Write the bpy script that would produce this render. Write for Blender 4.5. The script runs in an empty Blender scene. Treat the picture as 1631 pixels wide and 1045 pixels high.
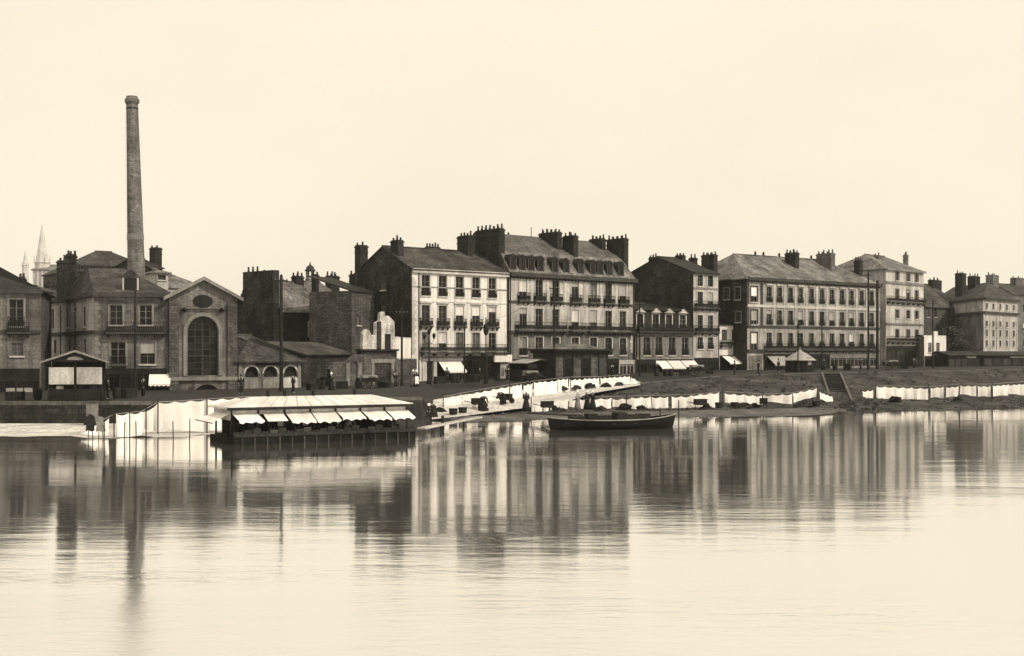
import bpy, math, random
from mathutils import Matrix, Vector
random.seed(7)
R = math.radians
SC = bpy.context.scene
COL = SC.collection

# ------------------------------------------------------------------ camera, sky, sun, exposure
F, CX, HY, H = 1969.0, 815.5, 560.0, 5.5        # focal length and horizon in photo pixels, eye height above the water
cd = bpy.data.cameras.new('camera'); cam = bpy.data.objects.new('camera', cd); COL.objects.link(cam)
cam.location = (0, 0, H); cam.rotation_euler = (R(90), 0, 0)
cd.sensor_width = 36; cd.lens = 36 * F / 1631; cd.shift_y = (HY - 522.5) / 1631
cd.clip_start = 0.5; cd.clip_end = 6000
SC.camera = cam
SUN_AZ, SUN_EL = R(122), R(42)                   # clockwise from +Y
world = bpy.data.worlds.new('World'); SC.world = world; world.use_nodes = True
wn, wl = world.node_tree.nodes, world.node_tree.links
bg = wn['Background']
sky = wn.new('ShaderNodeTexSky'); sky.sky_type = 'NISHITA'; sky.sun_disc = False
sky.sun_elevation = SUN_EL; sky.sun_rotation = SUN_AZ
sky.dust_density = 6; sky.air_density = 1.0
bw = wn.new('ShaderNodeRGBToBW'); wl.new(sky.outputs[0], bw.inputs[0])
# pale sky evenly veiled by thin white cloud, warm as in the print
mr = wn.new('ShaderNodeMapRange'); mr.inputs[1].default_value = 0; mr.inputs[2].default_value = 14
mr.inputs[3].default_value = 9.75; mr.inputs[4].default_value = 10.7
wl.new(bw.outputs[0], mr.inputs[0])
tint = wn.new('ShaderNodeVectorMath'); tint.operation = 'SCALE'; tint.inputs[0].default_value = (1.0, 0.90, 0.715)
wtc = wn.new('ShaderNodeTexCoord'); wno = wn.new('ShaderNodeTexNoise'); wno.inputs['Scale'].default_value = 2.6; wno.inputs['Detail'].default_value = 5
wmp = wn.new('ShaderNodeMapping'); wmp.inputs['Scale'].default_value = (1, 1, 2.4); wl.new(wtc.outputs['Generated'], wmp.inputs[0]); wl.new(wmp.outputs[0], wno.inputs['Vector'])
wr = wn.new('ShaderNodeMapRange'); wr.inputs[1].default_value = .35; wr.inputs[2].default_value = .65; wr.inputs[3].default_value = .98; wr.inputs[4].default_value = 1.035; wl.new(wno.outputs['Fac'], wr.inputs[0])
wx = wn.new('ShaderNodeMath'); wx.operation = 'MULTIPLY'; wl.new(mr.outputs[0], wx.inputs[0]); wl.new(wr.outputs[0], wx.inputs[1])
wl.new(wx.outputs[0], tint.inputs['Scale']); wl.new(tint.outputs[0], bg.inputs[0])
bg.inputs[1].default_value = 0.1
sd = bpy.data.lights.new('sun', 'SUN'); sd.energy = 3.0; sd.angle = R(0.6); sd.color = (1.0, 0.91, 0.74)
sun = bpy.data.objects.new('sun', sd); COL.objects.link(sun)
sv = Vector((math.sin(SUN_AZ) * math.cos(SUN_EL), math.cos(SUN_AZ) * math.cos(SUN_EL), math.sin(SUN_EL)))
sun.rotation_euler = sv.to_track_quat('Z', 'Y').to_euler(); sun.location = (60, -40, 90)
SC.view_settings.view_transform = 'Standard'; SC.view_settings.look = 'None'
SC.view_settings.exposure = 0; SC.view_settings.gamma = 1
SC.render.engine = 'CYCLES'
SC.cycles.max_bounces = 6; SC.cycles.diffuse_bounces = 2; SC.cycles.glossy_bounces = 3
SC.cycles.volume_bounces = 0

# ------------------------------------------------------------------ materials
MATS = {}
def mat(name, val, rough=.9, var=.3, scale=.6, grain=.25, streak=.25, pattern=None, psize=(.6, .3), pc=.5, bump=.3, spec=.2, rnd=0., tint=(1, .965, .94), metal=0., gscale=5, soot=0.):
    if name in MATS: return MATS[name]
    m = bpy.data.materials.new(name); m.use_nodes = True
    n, l = m.node_tree.nodes, m.node_tree.links
    b = n['Principled BSDF']; b.inputs['Roughness'].default_value = rough
    b.inputs['Specular IOR Level'].default_value = spec; b.inputs['Metallic'].default_value = metal
    tc = n.new('ShaderNodeTexCoord')
    def noise(s, vec, det=4):
        t = n.new('ShaderNodeTexNoise'); t.inputs['Scale'].default_value = s; t.inputs['Detail'].default_value = det
        l.new(vec, t.inputs['Vector']); return t.outputs['Fac']
    def rng(o, lo, hi, a=.3, c=.7):
        r = n.new('ShaderNodeMapRange'); r.inputs[1].default_value = a; r.inputs[2].default_value = c
        r.inputs[3].default_value = lo; r.inputs[4].default_value = hi; l.new(o, r.inputs[0]); return r.outputs[0]
    def mul(a, c):
        x = n.new('ShaderNodeMath'); x.operation = 'MULTIPLY'; l.new(a, x.inputs[0]); l.new(c, x.inputs[1]); return x.outputs[0]
    fac = rng(noise(scale, tc.outputs['Object']), 1 - var, 1 + var)
    g = noise(gscale, tc.outputs['Object'], 6)
    fac = mul(fac, rng(g, 1 - grain, 1 + grain))
    if streak:
        mp = n.new('ShaderNodeMapping'); mp.inputs['Scale'].default_value = (2.2, 2.2, .22); l.new(tc.outputs['Object'], mp.inputs[0])
        fac = mul(fac, rng(noise(1.0, mp.outputs[0]), 1 - streak, 1 + streak * .6))
    if soot:   # old soot and damp in broad uneven patches
        so = rng(noise(.23, tc.outputs['Object'], 8), 1 - soot, 1 + soot * .35, .36, .62); fac = mul(fac, so)
    hgt = g
    if pattern:
        sx = n.new('ShaderNodeSeparateXYZ'); l.new(tc.outputs['Object'], sx.inputs[0])
        ad = n.new('ShaderNodeMath'); ad.operation = 'ADD'; l.new(sx.outputs[0], ad.inputs[0]); l.new(sx.outputs[1], ad.inputs[1])
        cb = n.new('ShaderNodeCombineXYZ'); l.new(ad.outputs[0], cb.inputs[0])
        l.new(sx.outputs[1 if pattern == 'flat' else 2], cb.inputs[1])
        if pattern == 'flat': l.new(sx.outputs[0], cb.inputs[0])
        bt = n.new('ShaderNodeTexBrick'); bt.inputs['Scale'].default_value = 1
        bt.inputs['Brick Width'].default_value = psize[0]; bt.inputs['Row Height'].default_value = psize[1]
        bt.inputs['Mortar Size'].default_value = psize[1] * .08; bt.inputs['Bias'].default_value = 0
        bt.inputs['Color1'].default_value = (1 - pc * .5,) * 3 + (1,); bt.inputs['Color2'].default_value = (1 + pc * .5,) * 3 + (1,)
        bt.inputs['Mortar'].default_value = (1 - pc * .7,) * 3 + (1,)
        l.new(cb.outputs[0], bt.inputs['Vector'])
        s2 = n.new('ShaderNodeRGBToBW'); l.new(bt.outputs['Color'], s2.inputs[0])
        fac = mul(fac, s2.outputs[0]); hgt = mul(g, s2.outputs[0])
    if rnd:
        oi = n.new('ShaderNodeObjectInfo'); fac = mul(fac, rng(oi.outputs['Random'], 1 - rnd, 1 + rnd, 0, 1))
    vm = n.new('ShaderNodeVectorMath'); vm.operation = 'SCALE'
    vm.inputs[0].default_value = (val * tint[0], val * tint[1], val * tint[2]); l.new(fac, vm.inputs['Scale'])
    l.new(vm.outputs[0], b.inputs['Base Color'])
    if bump:
        bp = n.new('ShaderNodeBump'); bp.inputs['Strength'].default_value = bump; bp.inputs['Distance'].default_value = .05
        l.new(hgt, bp.inputs['Height']); l.new(bp.outputs[0], b.inputs['Normal'])
    MATS[name] = m; return m

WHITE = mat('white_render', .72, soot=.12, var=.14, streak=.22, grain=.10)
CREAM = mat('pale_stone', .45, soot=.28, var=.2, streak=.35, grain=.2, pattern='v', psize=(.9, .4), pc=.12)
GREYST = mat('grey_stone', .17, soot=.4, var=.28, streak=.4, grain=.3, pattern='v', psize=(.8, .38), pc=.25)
TRIM = mat('pale_trim', .50, soot=.25, var=.12, streak=.2, grain=.15)
TRIMG = mat('grey_trim', .22, soot=.3, var=.15, streak=.25, grain=.2)
CORN = mat('dark_cornice', .055, var=.25, streak=.2, grain=.3)
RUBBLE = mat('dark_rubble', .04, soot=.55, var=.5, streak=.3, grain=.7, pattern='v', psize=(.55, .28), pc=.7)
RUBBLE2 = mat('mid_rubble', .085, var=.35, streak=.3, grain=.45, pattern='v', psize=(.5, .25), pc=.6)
BRICKM = mat('chimney_brick', .028, var=.3, streak=.3, grain=.4, pattern='v', psize=(.24, .09), pc=.6)
STACKB = mat('stack_brick', .17, soot=.35, var=.22, streak=.35, grain=.35, pattern='v', psize=(.5, .22), pc=.5)
POT = mat('clay_pot', .04, rnd=.5, streak=0)
SLATE = mat('slate', .066, soot=.4, rough=.75, var=.45, streak=.35, grain=.55, pattern='v', psize=(.35, .16), pc=.5, spec=.1)
SLATEP = mat('pale_slate', .17, soot=.4, rough=.75, var=.4, streak=.35, grain=.55, pattern='v', psize=(.35, .18), pc=.45, spec=.1)
SLATED = mat('dark_slate', .028, rough=.7, var=.3, streak=.3, grain=.55, pattern='v', psize=(.35, .16), pc=.5, spec=.1)
GLASS = mat('window_glass', .010, rough=.22, var=.4, scale=1.3, streak=0, grain=.1, bump=0, spec=.22, rnd=.8)
CURT = mat('curtained_glass', .14, rough=.3, var=.5, scale=2, streak=.6, grain=.1, bump=0, spec=.4, rnd=.6)
FRAME = mat('window_frame', .15, var=.1, streak=0, grain=.1, rnd=.5)
IRON = mat('iron', .010, rough=.6, streak=0)
SHOP = mat('shop_timber', .012, rough=.6, var=.5, streak=.3, grain=.3)
SHOPP = mat('shop_panel', .03, rough=.6, var=.4, rnd=.5)
CANVAS = mat('canvas', .74, var=.08, streak=.12, grain=.06, rnd=.12)
CANVG = mat('grey_canvas', .32, var=.12, streak=.2, grain=.1)
CLOTH = mat('linen', .85, var=.06, streak=.08, grain=.06, rnd=.08, bump=.1)
DCLOTH = mat('dark_cloth', .02, var=.4, streak=0, grain=.3, rnd=.5)
GCLOTH = mat('grey_cloth', .22, var=.3, streak=0, grain=.3, rnd=.5)
SKIN = mat('skin', .33, var=.1, streak=0)
WOOD = mat('dark_wood', .022, var=.4, streak=.3, grain=.4)
HULL = mat('tarred_hull', .009, rough=.8, spec=.05, var=.4, streak=.2, grain=.3)
WOODP = mat('pale_wood', .38, var=.25, streak=.1, grain=.3)
PAVE = mat('quay_paving', .028, var=.4, scale=.15, streak=0, grain=.4, pattern='flat', psize=(.5, .3), pc=.4)
BANK = mat('bank_earth', .04, soot=.5, var=.6, scale=.5, streak=0, grain=.7, gscale=2.2, bump=.8)
COBBLE = mat('ramp_cobbles', .50, var=.25, scale=.25, streak=0, grain=.4, gscale=4, pattern='flat', psize=(.4, .25), pc=.3)
SAND = mat('pale_sand', .52, soot=.25, var=.25, scale=.5, streak=0, grain=.3, gscale=4)
QWALL = mat('quay_stone', .03, var=.45, scale=.4, streak=.4, grain=.45, pattern='v', psize=(1.1, .42), pc=.6)
COPE = mat('coping', .09, var=.25, streak=0, grain=.3, rnd=.35)
SPIRE = mat('cathedral_stone', .60, var=.15, scale=.1, streak=.2, grain=.3)  # stone made extra pale, so its colour stands in for distance haze
LEAF = mat('leaf', .07, rough=.7, var=.4, streak=0, rnd=.3, bump=0)
BARK = mat('bark', .04, streak=.3)
ROOFGL = mat('roof_glazing', .66, rough=.4, var=.12, streak=.1, grain=.12, rnd=.08)

# ------------------------------------------------------------------ helpers
def link(o, parent=None, M=None):
    COL.objects.link(o)
    if parent: o.parent = parent
    if M is not None: o.matrix_local = M
    return o
def tag(o, label, cat=None, group=None, kind=None):
    o['label'] = label
    if cat: o['category'] = cat
    if group: o['group'] = group
    if kind: o['kind'] = kind
    return o
def P(px, d): return Vector(((px - CX) / F * d, d))
def ZW(py, d): return H - (py - HY) / F * d
def P3(px, py, d): p = P(px, d); return Vector((p.x, p.y, ZW(py, d)))
class MB:
    def __init__(s): s.v = []; s.f = []
    def poly(s, pts):
        i = len(s.v); s.v += [tuple(p) for p in pts]; s.f.append(tuple(range(i, i + len(pts)))); return s
    def box(s, x0, x1, y0, y1, z0, z1):
        i = len(s.v)
        s.v += [(x0, y0, z0), (x1, y0, z0), (x1, y1, z0), (x0, y1, z0), (x0, y0, z1), (x1, y0, z1), (x1, y1, z1), (x0, y1, z1)]
        s.f += [tuple(i + k for k in q) for q in ((0, 3, 2, 1), (4, 5, 6, 7), (0, 1, 5, 4), (1, 2, 6, 5), (2, 3, 7, 6), (3, 0, 4, 7))]
        return s
    def slab(s, pts, t):
        """polygon pts thickened downwards by t"""
        n = len(pts); i = len(s.v)
        s.v += [tuple(p) for p in pts] + [(p[0], p[1], p[2] - t) for p in pts]
        s.f.append(tuple(range(i, i + n))); s.f.append(tuple(range(i + 2 * n - 1, i + n - 1, -1)))
        for k in range(n): s.f.append((i + k, i + n + k, i + n + (k + 1) % n, i + (k + 1) % n))
        return s
    def lathe(s, prof, n=10, c=(0, 0), sy=1.):
        i = len(s.v)
        for r, z in prof:
            for k in range(n):
                a = 2 * math.pi * k / n; s.v.append((c[0] + r * math.cos(a), c[1] + sy * r * math.sin(a), z))
        for j in range(len(prof) - 1):
            for k in range(n):
                s.f.append((i + j * n + k, i + j * n + (k + 1) % n, i + (j + 1) * n + (k + 1) % n, i + (j + 1) * n + k))
        s.f.append(tuple(i + k for k in range(n - 1, -1, -1))); q = i + (len(prof) - 1) * n
        s.f.append(tuple(q + k for k in range(n))); return s
    def tube(s, a, b, r, n=6, r2=None):
        a, b = Vector(a), Vector(b); r2 = r if r2 is None else r2
        q = (b - a).to_track_quat('Z', 'Y'); i = len(s.v)
        for p, rr in ((a, r), (b, r2)):
            for k in range(n):
                t = 2 * math.pi * k / n; s.v.append(tuple(p + q @ Vector((rr * math.cos(t), rr * math.sin(t), 0))))
        for k in range(n): s.f.append((i + k, i + (k + 1) % n, i + n + (k + 1) % n, i + n + k))
        s.f.append(tuple(i + k for k in range(n - 1, -1, -1))); s.f.append(tuple(i + n + k for k in range(n))); return s
    def path(s, pts, r, n=6):
        for a, b in zip(pts[:-1], pts[1:]): s.tube(a, b, r, n)
        return s
    def mesh(s, name, m, smooth=False):
        me = bpy.data.meshes.new(name); me.from_pydata(s.v, [], s.f); me.materials.append(m)
        if smooth: me.polygons.foreach_set('use_smooth', [True] * len(me.polygons))
        me.update(); return me
    def build(s, name, m, parent=None, M=None, smooth=False):
        return link(bpy.data.objects.new(name, s.mesh(name, m, smooth)), parent, M)
T = Matrix.Translation
CACHE = {}
def cached(key, fn):
    if key not in CACHE: CACHE[key] = fn()
    return CACHE[key]
def inst(name, me, parent, M): return link(bpy.data.objects.new(name, me), parent, M)

class Frame:
    """vertical plane through two photo columns at given distances; local x along it, y away from the viewer's side, z up"""
    def __init__(s, a, b, zb):
        s.a, s.b, s.zb = a, b, zb; s.L = (b - a).length; s.u = (b - a).normalized(); s.n = Vector((-s.u.y, s.u.x))
        s.M = T((a.x, a.y, zb)) @ Matrix.Rotation(math.atan2(s.u.y, s.u.x), 4, 'Z')
    def hit(s, px, py, off=0.):
        o = s.a + s.n * off; k = (px - CX) / F
        # point t*(k,1) = o + x*u
        det = -k * s.u.y + s.u.x
        t = (o.y * -s.u.x + o.x * s.u.y) / (k * s.u.y - s.u.x) if abs(det) > 1e-6 else o.y
        p = Vector((k * t, t)); return ((p - o).dot(s.u), ZW(py, t) - s.zb)
    def x(s, px, off=0.): return s.hit(px, HY, off)[0]
    def z(s, px, py, off=0.): return s.hit(px, py, off)[1]

class Bld:
    def __init__(s, name, label, cat, a, b, zb, group=None):
        s.fr = Frame(a, b, zb); s.L = s.fr.L
        s.root = bpy.data.objects.new(name, None); link(s.root, None, s.fr.M); s.root.empty_display_size = 1
        tag(s.root, label, cat, group); s.inv = s.fr.M.inverted(); s.I = Matrix.Identity(4)
    def frame(s, a, b):
        f = Frame(a, b, s.fr.zb); return f, s.inv @ f.M
    def loc(s, p): return tuple(s.inv @ Vector(p))

def wall_grid(mb, x0, x1, z0, z1, holes, dep=.22, y=0.):
    xs = sorted(set([x0, x1] + [h[0] for h in holes] + [h[1] for h in holes])); zs = sorted(set([z0, z1] + [h[2] for h in holes] + [h[3] for h in holes]))
    xs = [q for q in xs if x0 <= q <= x1]; zs = [q for q in zs if z0 <= q <= z1]
    for i in range(len(xs) - 1):
        run = None
        for j in range(len(zs) - 1):
            cx, cz = (xs[i] + xs[i + 1]) / 2, (zs[j] + zs[j + 1]) / 2
            solid = not any(h[0] < cx < h[1] and h[2] < cz < h[3] for h in holes)
            if solid: mb.poly([(xs[i], y, zs[j]), (xs[i + 1], y, zs[j]), (xs[i + 1], y, zs[j + 1]), (xs[i], y, zs[j + 1])])
    for a, b, c, d in holes:
        e = y + dep
        mb.poly([(a, y, c), (a, e, c), (a, e, d), (a, y, d)]); mb.poly([(b, y, c), (b, y, d), (b, e, d), (b, e, c)])
        mb.poly([(a, y, d), (a, e, d), (b, e, d), (b, y, d)]); mb.poly([(a, y, c), (b, y, c), (b, e, c), (a, e, c)])

def railing_mesh(w, h, key='rail'):
    def fn():
        mb = MB(); mb.box(0, w, -.02, .02, h - .05, h); mb.box(0, w, -.02, .02, .06, .1)
        n = max(3, int(w / .16))
        for k in range(n + 1):
            x = (w - .02) * k / n; mb.box(x, x + .02, -.01, .01, 0, h - .04)
        # scroll panels make the lower half denser
        for k in range(n):
            x = w * (k + .5) / n; mb.box(x - .05, x + .05, -.008, .008, h * .16, h * .62)
        return mb.mesh('railing', IRON)
    return cached((key, round(w, 2), round(h, 2)), fn)

def window(B, M, x, z0, z1, w, surround=None, sill=True, lintel=None, guard=0, blind=0, pane=None, shutters=False, frame=FRAME, blindmat=CANVAS):
    """a window in an opening of the wall whose frame is M (relative to B.root)"""
    h = z1 - z0; w = round(w, 2); h = round(h, 2)
    if not blind and h > 1.4 and random.random() < .2: blind = random.choice((.25, .4, .6)); blindmat = random.choice((CANVG, GREYST, CANVG, TRIM))
    def fm():
        mb = MB(); t = .06
        mb.box(-w / 2, -w / 2 + t, .12, .17, 0, h); mb.box(w / 2 - t, w / 2, .12, .17, 0, h)
        mb.box(-w / 2 + t, w / 2 - t, .12, .17, h - t, h); mb.box(-w / 2 + t, w / 2 - t, .12, .17, 0, t)
        mb.box(-.035, .035, .115, .175, t, h - t)
        for k in (.36, .68):
            mb.box(-w / 2 + t, -.035, .13, .16, h * k - .02, h * k + .02); mb.box(.035, w / 2 - t, .13, .16, h * k - .02, h * k + .02)
        return mb.mesh('window', frame)
    o = inst('window', cached(('win', w, h, frame.name), fm), B.root, M @ T((x, 0, z0)))
    pm = pane or (CURT if random.random() < .13 else GLASS)
    inst('pane', cached(('pane', w, h, pm.name), lambda: MB().box(-w / 2, w / 2, .18, .21, 0, h).mesh('pane', pm)), o, T((0, 0, 0)))
    if surround:
        def sm():
            mb = MB(); t = .17
            mb.box(-w / 2 - t, -w / 2 - .004, -.06, .05, -.1, h + t); mb.box(w / 2 + .004, w / 2 + t, -.06, .05, -.1, h + t)
            mb.box(-w / 2 - .004, w / 2 + .004, -.06, .05, h + .004, h + t); return mb.mesh('surround', surround)
        inst('surround', cached(('sur', w, h, surround.name), sm), o, T((0, 0, 0)))
    if lintel:
        def lm():
            mb = MB(); mb.box(-w / 2 - .28, w / 2 + .28, -.2, .02, h + .22, h + .34); mb.box(-w / 2 - .2, w / 2 + .2, -.1, .02, h + .34, h + .42)
            return mb.mesh('hood', lintel)
        inst('hood', cached(('lin', w, h, lintel.name), lm), o, T((0, 0, 0)))
    if sill:
        inst('sill', cached(('sill', w), lambda: MB().box(-w / 2 - .15, w / 2 + .15, -.14, .11, -.14, -.005).mesh('sill', TRIM)), o, T((0, 0, 0)))
    if guard:
        me = railing_mesh(w + .2, guard, 'guard'); inst('railing', me, o, T((-w / 2 - .1, -.1, 0)))
    if blind:
        bh = round(h * blind, 2)
        inst('blind', cached(('bl', w, bh, blindmat.name), lambda: MB().box(-w / 2 + .03, w / 2 - .03, .05, .07, -bh, 0).mesh('blind', blindmat)), o, T((0, 0, h - .02)))
    if shutters:
        for s in (-1, 1):
            inst('shutter', cached(('sh', w, h), lambda: MB().box(-w / 4, w / 4, -.07, -.02, 0, h).mesh('shutter', TRIMG)), o, T((s * (w * .75 + .03), 0, 0)))
    return o

def balcony(B, M, x0, x1, z, dep=.7, h=.95):
    w = x1 - x0
    o = MB().box(0, w, -dep, -.005, -.16, 0).build('balcony', CORN, B.root, M @ T((x0, 0, z)))
    inst('railing', railing_mesh(w - .1, h), o, T((.05, -dep + .06, 0)))
    for xx in (.06, w - .06): inst('side_railing', railing_mesh(dep - .1, h), o, T((xx, -dep + .08, 0)) @ Matrix.Rotation(R(90), 4, 'Z'))
    n = max(2, int(w / 1.6))
    def bm():
        g = dep - .1; b = MB()
        b.poly([(-.08, -.005, -.5), (-.08, -.005, -.165), (-.08, -g, -.165)]); b.poly([(.08, -.005, -.5), (.08, -g, -.165), (.08, -.005, -.165)])
        b.poly([(-.08, -.005, -.5), (-.08, -g, -.165), (.08, -g, -.165), (.08, -.005, -.5)]); b.v = [b.v[i] for i in (0, 1, 2, 3, 4, 5)]; b.f = [(0, 1, 2), (3, 4, 5), (0, 2, 4, 3)]
        return b.mesh('bracket', CORN)
    for k in range(n + 1): inst('bracket', cached(('bracket', dep), bm), o, T((.15 + (w - .3) * k / n, 0, 0)))
    return o

def band(B, M, x0, x1, z, h=.25, out=.12, m=TRIMG, name='string_course', dent=False):
    mb = MB().box(x0, x1, -out, -.002, z, z + h)
    if dent:
        n = int((x1 - x0) / .55)
        for k in range(n): mb.box(x0 + (x1 - x0) * (k + .25) / n, x0 + (x1 - x0) * (k + .7) / n, -out * .6, -.003, z - .22, z - .002)
    return mb.build(name, m, B.root, M)

def awning(B, M, x0, x1, ztop, drop, out, m=CANVAS, parent=None):
    """a sloping canvas with a scalloped valance and two iron stays"""
    mb = MB(); n = max(4, int((x1 - x0) / .35)); t = .025
    for k in range(n):
        a, b = x0 + (x1 - x0) * k / n, x0 + (x1 - x0) * (k + 1) / n
        mb.slab([(a, -.02, ztop), (a, -out, ztop - drop), (b, -out, ztop - drop), (b, -.02, ztop)], t)
        c = (a + b) / 2; zz = ztop - drop - t
        mb.poly([(a, -out, zz), (b, -out, zz), (b, -out, zz - .12), (c, -out, zz - .22), (a, -out, zz - .12)])
    o = mb.build('awning', m, parent or B.root, M)
    st = MB()
    for xx in (x0 + .03, x1 - .03): st.tube((xx, -.02, ztop - drop - .25), (xx, -out + .03, ztop - drop - .05), .018, 5)
    st.build('stay', IRON, o)
    return o

POTM = {}
def stack(B, pa, pb, ptop, pbot, off, pots=4, m=BRICKM, tw=.85):
    lo, hi = .3, 14.
    for _ in range(30):
        md = (lo + hi) / 2
        if B.fr.x(pb, off) - B.fr.x(pa, off + md) > tw: lo = md
        else: hi = md
    return chimney(B, pa, pb, ptop, pbot + 30, off, md, pots, m, along=True)
def chimney(B, pa, pb, ptop, pbot, off, dep, pots=4, m=BRICKM, cap=True, along=False):
    fr = B.fr
    x0 = fr.x(pa, off + dep); x1 = fr.x(pb, off)
    if x1 - x0 < .45: x0 = x1 - .45
    zt = fr.z(pb, ptop, off + dep * .3); zb = fr.z((pa + pb) / 2, pbot, off) - 1.2
    mb = MB().box(x0, x1, off, off + dep, zb, zt - .3)
    if cap: mb.box(x0 - .08, x1 + .08, off - .08, off + dep + .08, zt - .3, zt - .16); mb.box(x0 + .03, x1 - .03, off + .03, off + dep - .03, zt - .16, zt)
    else: mb.box(x0 + .01, x1 - .01, off + .01, off + dep - .01, zt - .3, zt)
    mb.box(x0 - .05, x1 + .05, off - .05, off + dep + .05, zt - .95, zt - .85)
    o = mb.build('chimney', m, B.root)
    for k in range(pots):
        hh = random.choice((.3, .4, .55)); rr = .12
        me = cached(('pot', hh), lambda: MB().lathe([(.14, 0), (.10, hh * .8), (.13, hh * .82), (.13, hh)], 7).mesh('chimney_pot', POT))
        fx = (k + .5) / pots
        if along: inst('chimney_pot', me, o, T(((x0 + x1) / 2 + .12 * (-1) ** k, off + dep * fx, zt)))
        else: inst('chimney_pot', me, o, T((x0 + (x1 - x0) * fx, off + dep * (.5 + .25 * (-1) ** k * (dep > .8)), zt)))
    return o

def ridge_roof(B, L, D, ze, zr, m=SLATE, oh=.35, hipl=0, hipr=0, fr=.5, t=.14, x0=0.):
    """pitched roof with its ridge along the facade; hips give hipped ends"""
    yr = D * fr; a = x0 - oh if hipl else x0 - .12; b = L + oh if hipr else L + .12
    dz = (zr - ze) / yr * oh; ze2 = ze - dz * .6
    A, Bq, C, Dq = (a, -oh, ze2), (b, -oh, ze2), (b, D + oh, ze2), (a, D + oh, ze2)
    r0, r1 = (x0 + hipl if hipl else a, yr, zr), (L - hipr if hipr else b, yr, zr)
    mb = MB()
    mb.slab([A, Bq, r1, r0], t); mb.slab([C, Dq, r0, r1], t)
    if hipl: mb.slab([Dq, A, r0], t)
    if hipr: mb.slab([Bq, C, r1], t)
    o = mb.build('roof', m, B.root)
    MB().tube((r0[0], yr, zr + .03), (r1[0], yr, zr + .03), .11, 6).build('ridge', m, o)
    return o

def box_body(B, L, D, z0, z1, m, zr=None, fr=.5, gm=None, skipl=False, skipr=False, name='side_wall'):
    """the two flanks (with gables when zr is given) and the back wall"""
    for side, x, skip in (('l', 0, skipl), ('r', L, skipr)):
        if skip: continue
        pts = [(x, 0, z0), (x, D, z0), (x, D, z1)] + ([(x, D * fr, zr - .12)] if zr else []) + [(x, 0, z1)]
        MB().poly(pts).build(name, gm or m, B.root)
    MB().poly([(0, D, z0), (L, D, z0), (L, D, z1), (0, D, z1)]).build('back_wall', gm or m, B.root)
    MB().poly([(0, .03, z1 - .03), (L, .03, z1 - .03), (L, D - .03, z1 - .03), (0, D - .03, z1 - .03)]).build('attic_floor', gm or m, B.root)

def facade(B, f, M, x0, x1, z0, z1, m, wins, extra_holes=(), name='front_wall'):
    """wins: list of dicts x, z0, z1, w and window options"""
    holes = [(q['x'] - q['w'] / 2, q['x'] + q['w'] / 2, q['z0'], q['z1']) for q in wins] + list(extra_holes)
    holes = [tuple(round(v, 4) for v in h) for h in holes]
    mb = MB(); wall_grid(mb, x0, x1, z0, z1, holes); o = mb.build(name, m, B.root, M)
    for q in wins:
        q = dict(q); x, a, b, w = q.pop('x'), q.pop('z0'), q.pop('z1'), q.pop('w'); window(B, M, x, a, b, w, **q)
    return o

def grid(f, cols, rows, w, ref=None, **kw):
    ref = cols[0] if ref is None else ref; out = []
    for i, row in enumerate(rows):
        a, b = f.z(ref, row[0]), f.z(ref, row[1]); o = dict(kw); o.update(row[2] if len(row) > 2 else {})
        for c in cols: out.append(dict(x=f.x(c), z0=b, z1=a, w=w, **o))
    return out

def shopfront(B, M, x0, x1, z0, z1, bays, m=SHOP, glass=GLASS, fascia=.55, fm=None):
    """timber shopfront set before the ground floor: fascia board, stall riser, posts and panes"""
    mb = MB(); mb.box(x0, x1, -.16, -.01, z1 - fascia, z1); mb.box(x0, x1, -.12, -.01, z0, z0 + .6)
    n = bays
    for k in range(n + 1):
        x = x0 + (x1 - x0 - .16) * k / n; mb.box(x, x + .16, -.14, -.01, z0 + .6, z1 - fascia)
    o = mb.build('shopfront', fm or m, B.root, M)
    for k in range(n):
        a = x0 + (x1 - x0 - .16) * k / n + .16; b = x0 + (x1 - x0 - .16) * (k + 1) / n
        q = MB().box(a, b, -.06, -.02, z0 + .6, z1 - fascia); q.build('pane', glass, o)
        mu = MB(); c = (a + b) / 2; mu.box(c - .03, c + .03, -.09, -.062, z0 + .6, z1 - fascia); mu.box(a, b, -.088, -.063, z0 + (z1 - z0) * .68, z0 + (z1 - z0) * .68 + .05)
        mu.build('glazing_bar', fm or m, o)
    return o

# ------------------------------------------------------------------ water, ground, banks
def struct(o, label=None):
    o['kind'] = 'structure'
    if label: o['label'] = label
    return o
wm = bpy.data.materials.new('river_water'); wm.use_nodes = True
n, l = wm.node_tree.nodes, wm.node_tree.links
n.remove(n['Principled BSDF']); out = n['Material Output']
tc = n.new('ShaderNodeTexCoord')
def wnoise(scale, stretch, det=3, rough=.5):
    mp = n.new('ShaderNodeMapping'); mp.inputs['Scale'].default_value = stretch; l.new(tc.outputs['Object'], mp.inputs[0])
    t = n.new('ShaderNodeTexNoise'); t.inputs['Scale'].default_value = scale; t.inputs['Detail'].default_value = det
    t.inputs['Roughness'].default_value = rough; l.new(mp.outputs[0], t.inputs['Vector']); return t.outputs['Fac']
def wmath(op, a, b=None, v=None):
    x = n.new('ShaderNodeMath'); x.operation = op; l.new(a, x.inputs[0])
    if b is not None: l.new(b, x.inputs[1])
    if v is not None: x.inputs[1].default_value = v
    return x.outputs[0]
r1 = wnoise(1.0, (.8, 2.4, 1), 4, .6)      # wavelets
r2 = wnoise(1.0, (.10, .42, 1), 2, .5)       # slow swell
r3 = wnoise(1.0, (.012, .06, 1), 2, .5)      # where a breath of wind ruffles the surface
ruf = n.new('ShaderNodeMapRange'); ruf.inputs[1].default_value = .56; ruf.inputs[2].default_value = .68; ruf.inputs[3].default_value = .35; ruf.inputs[4].default_value = 2.2
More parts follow.
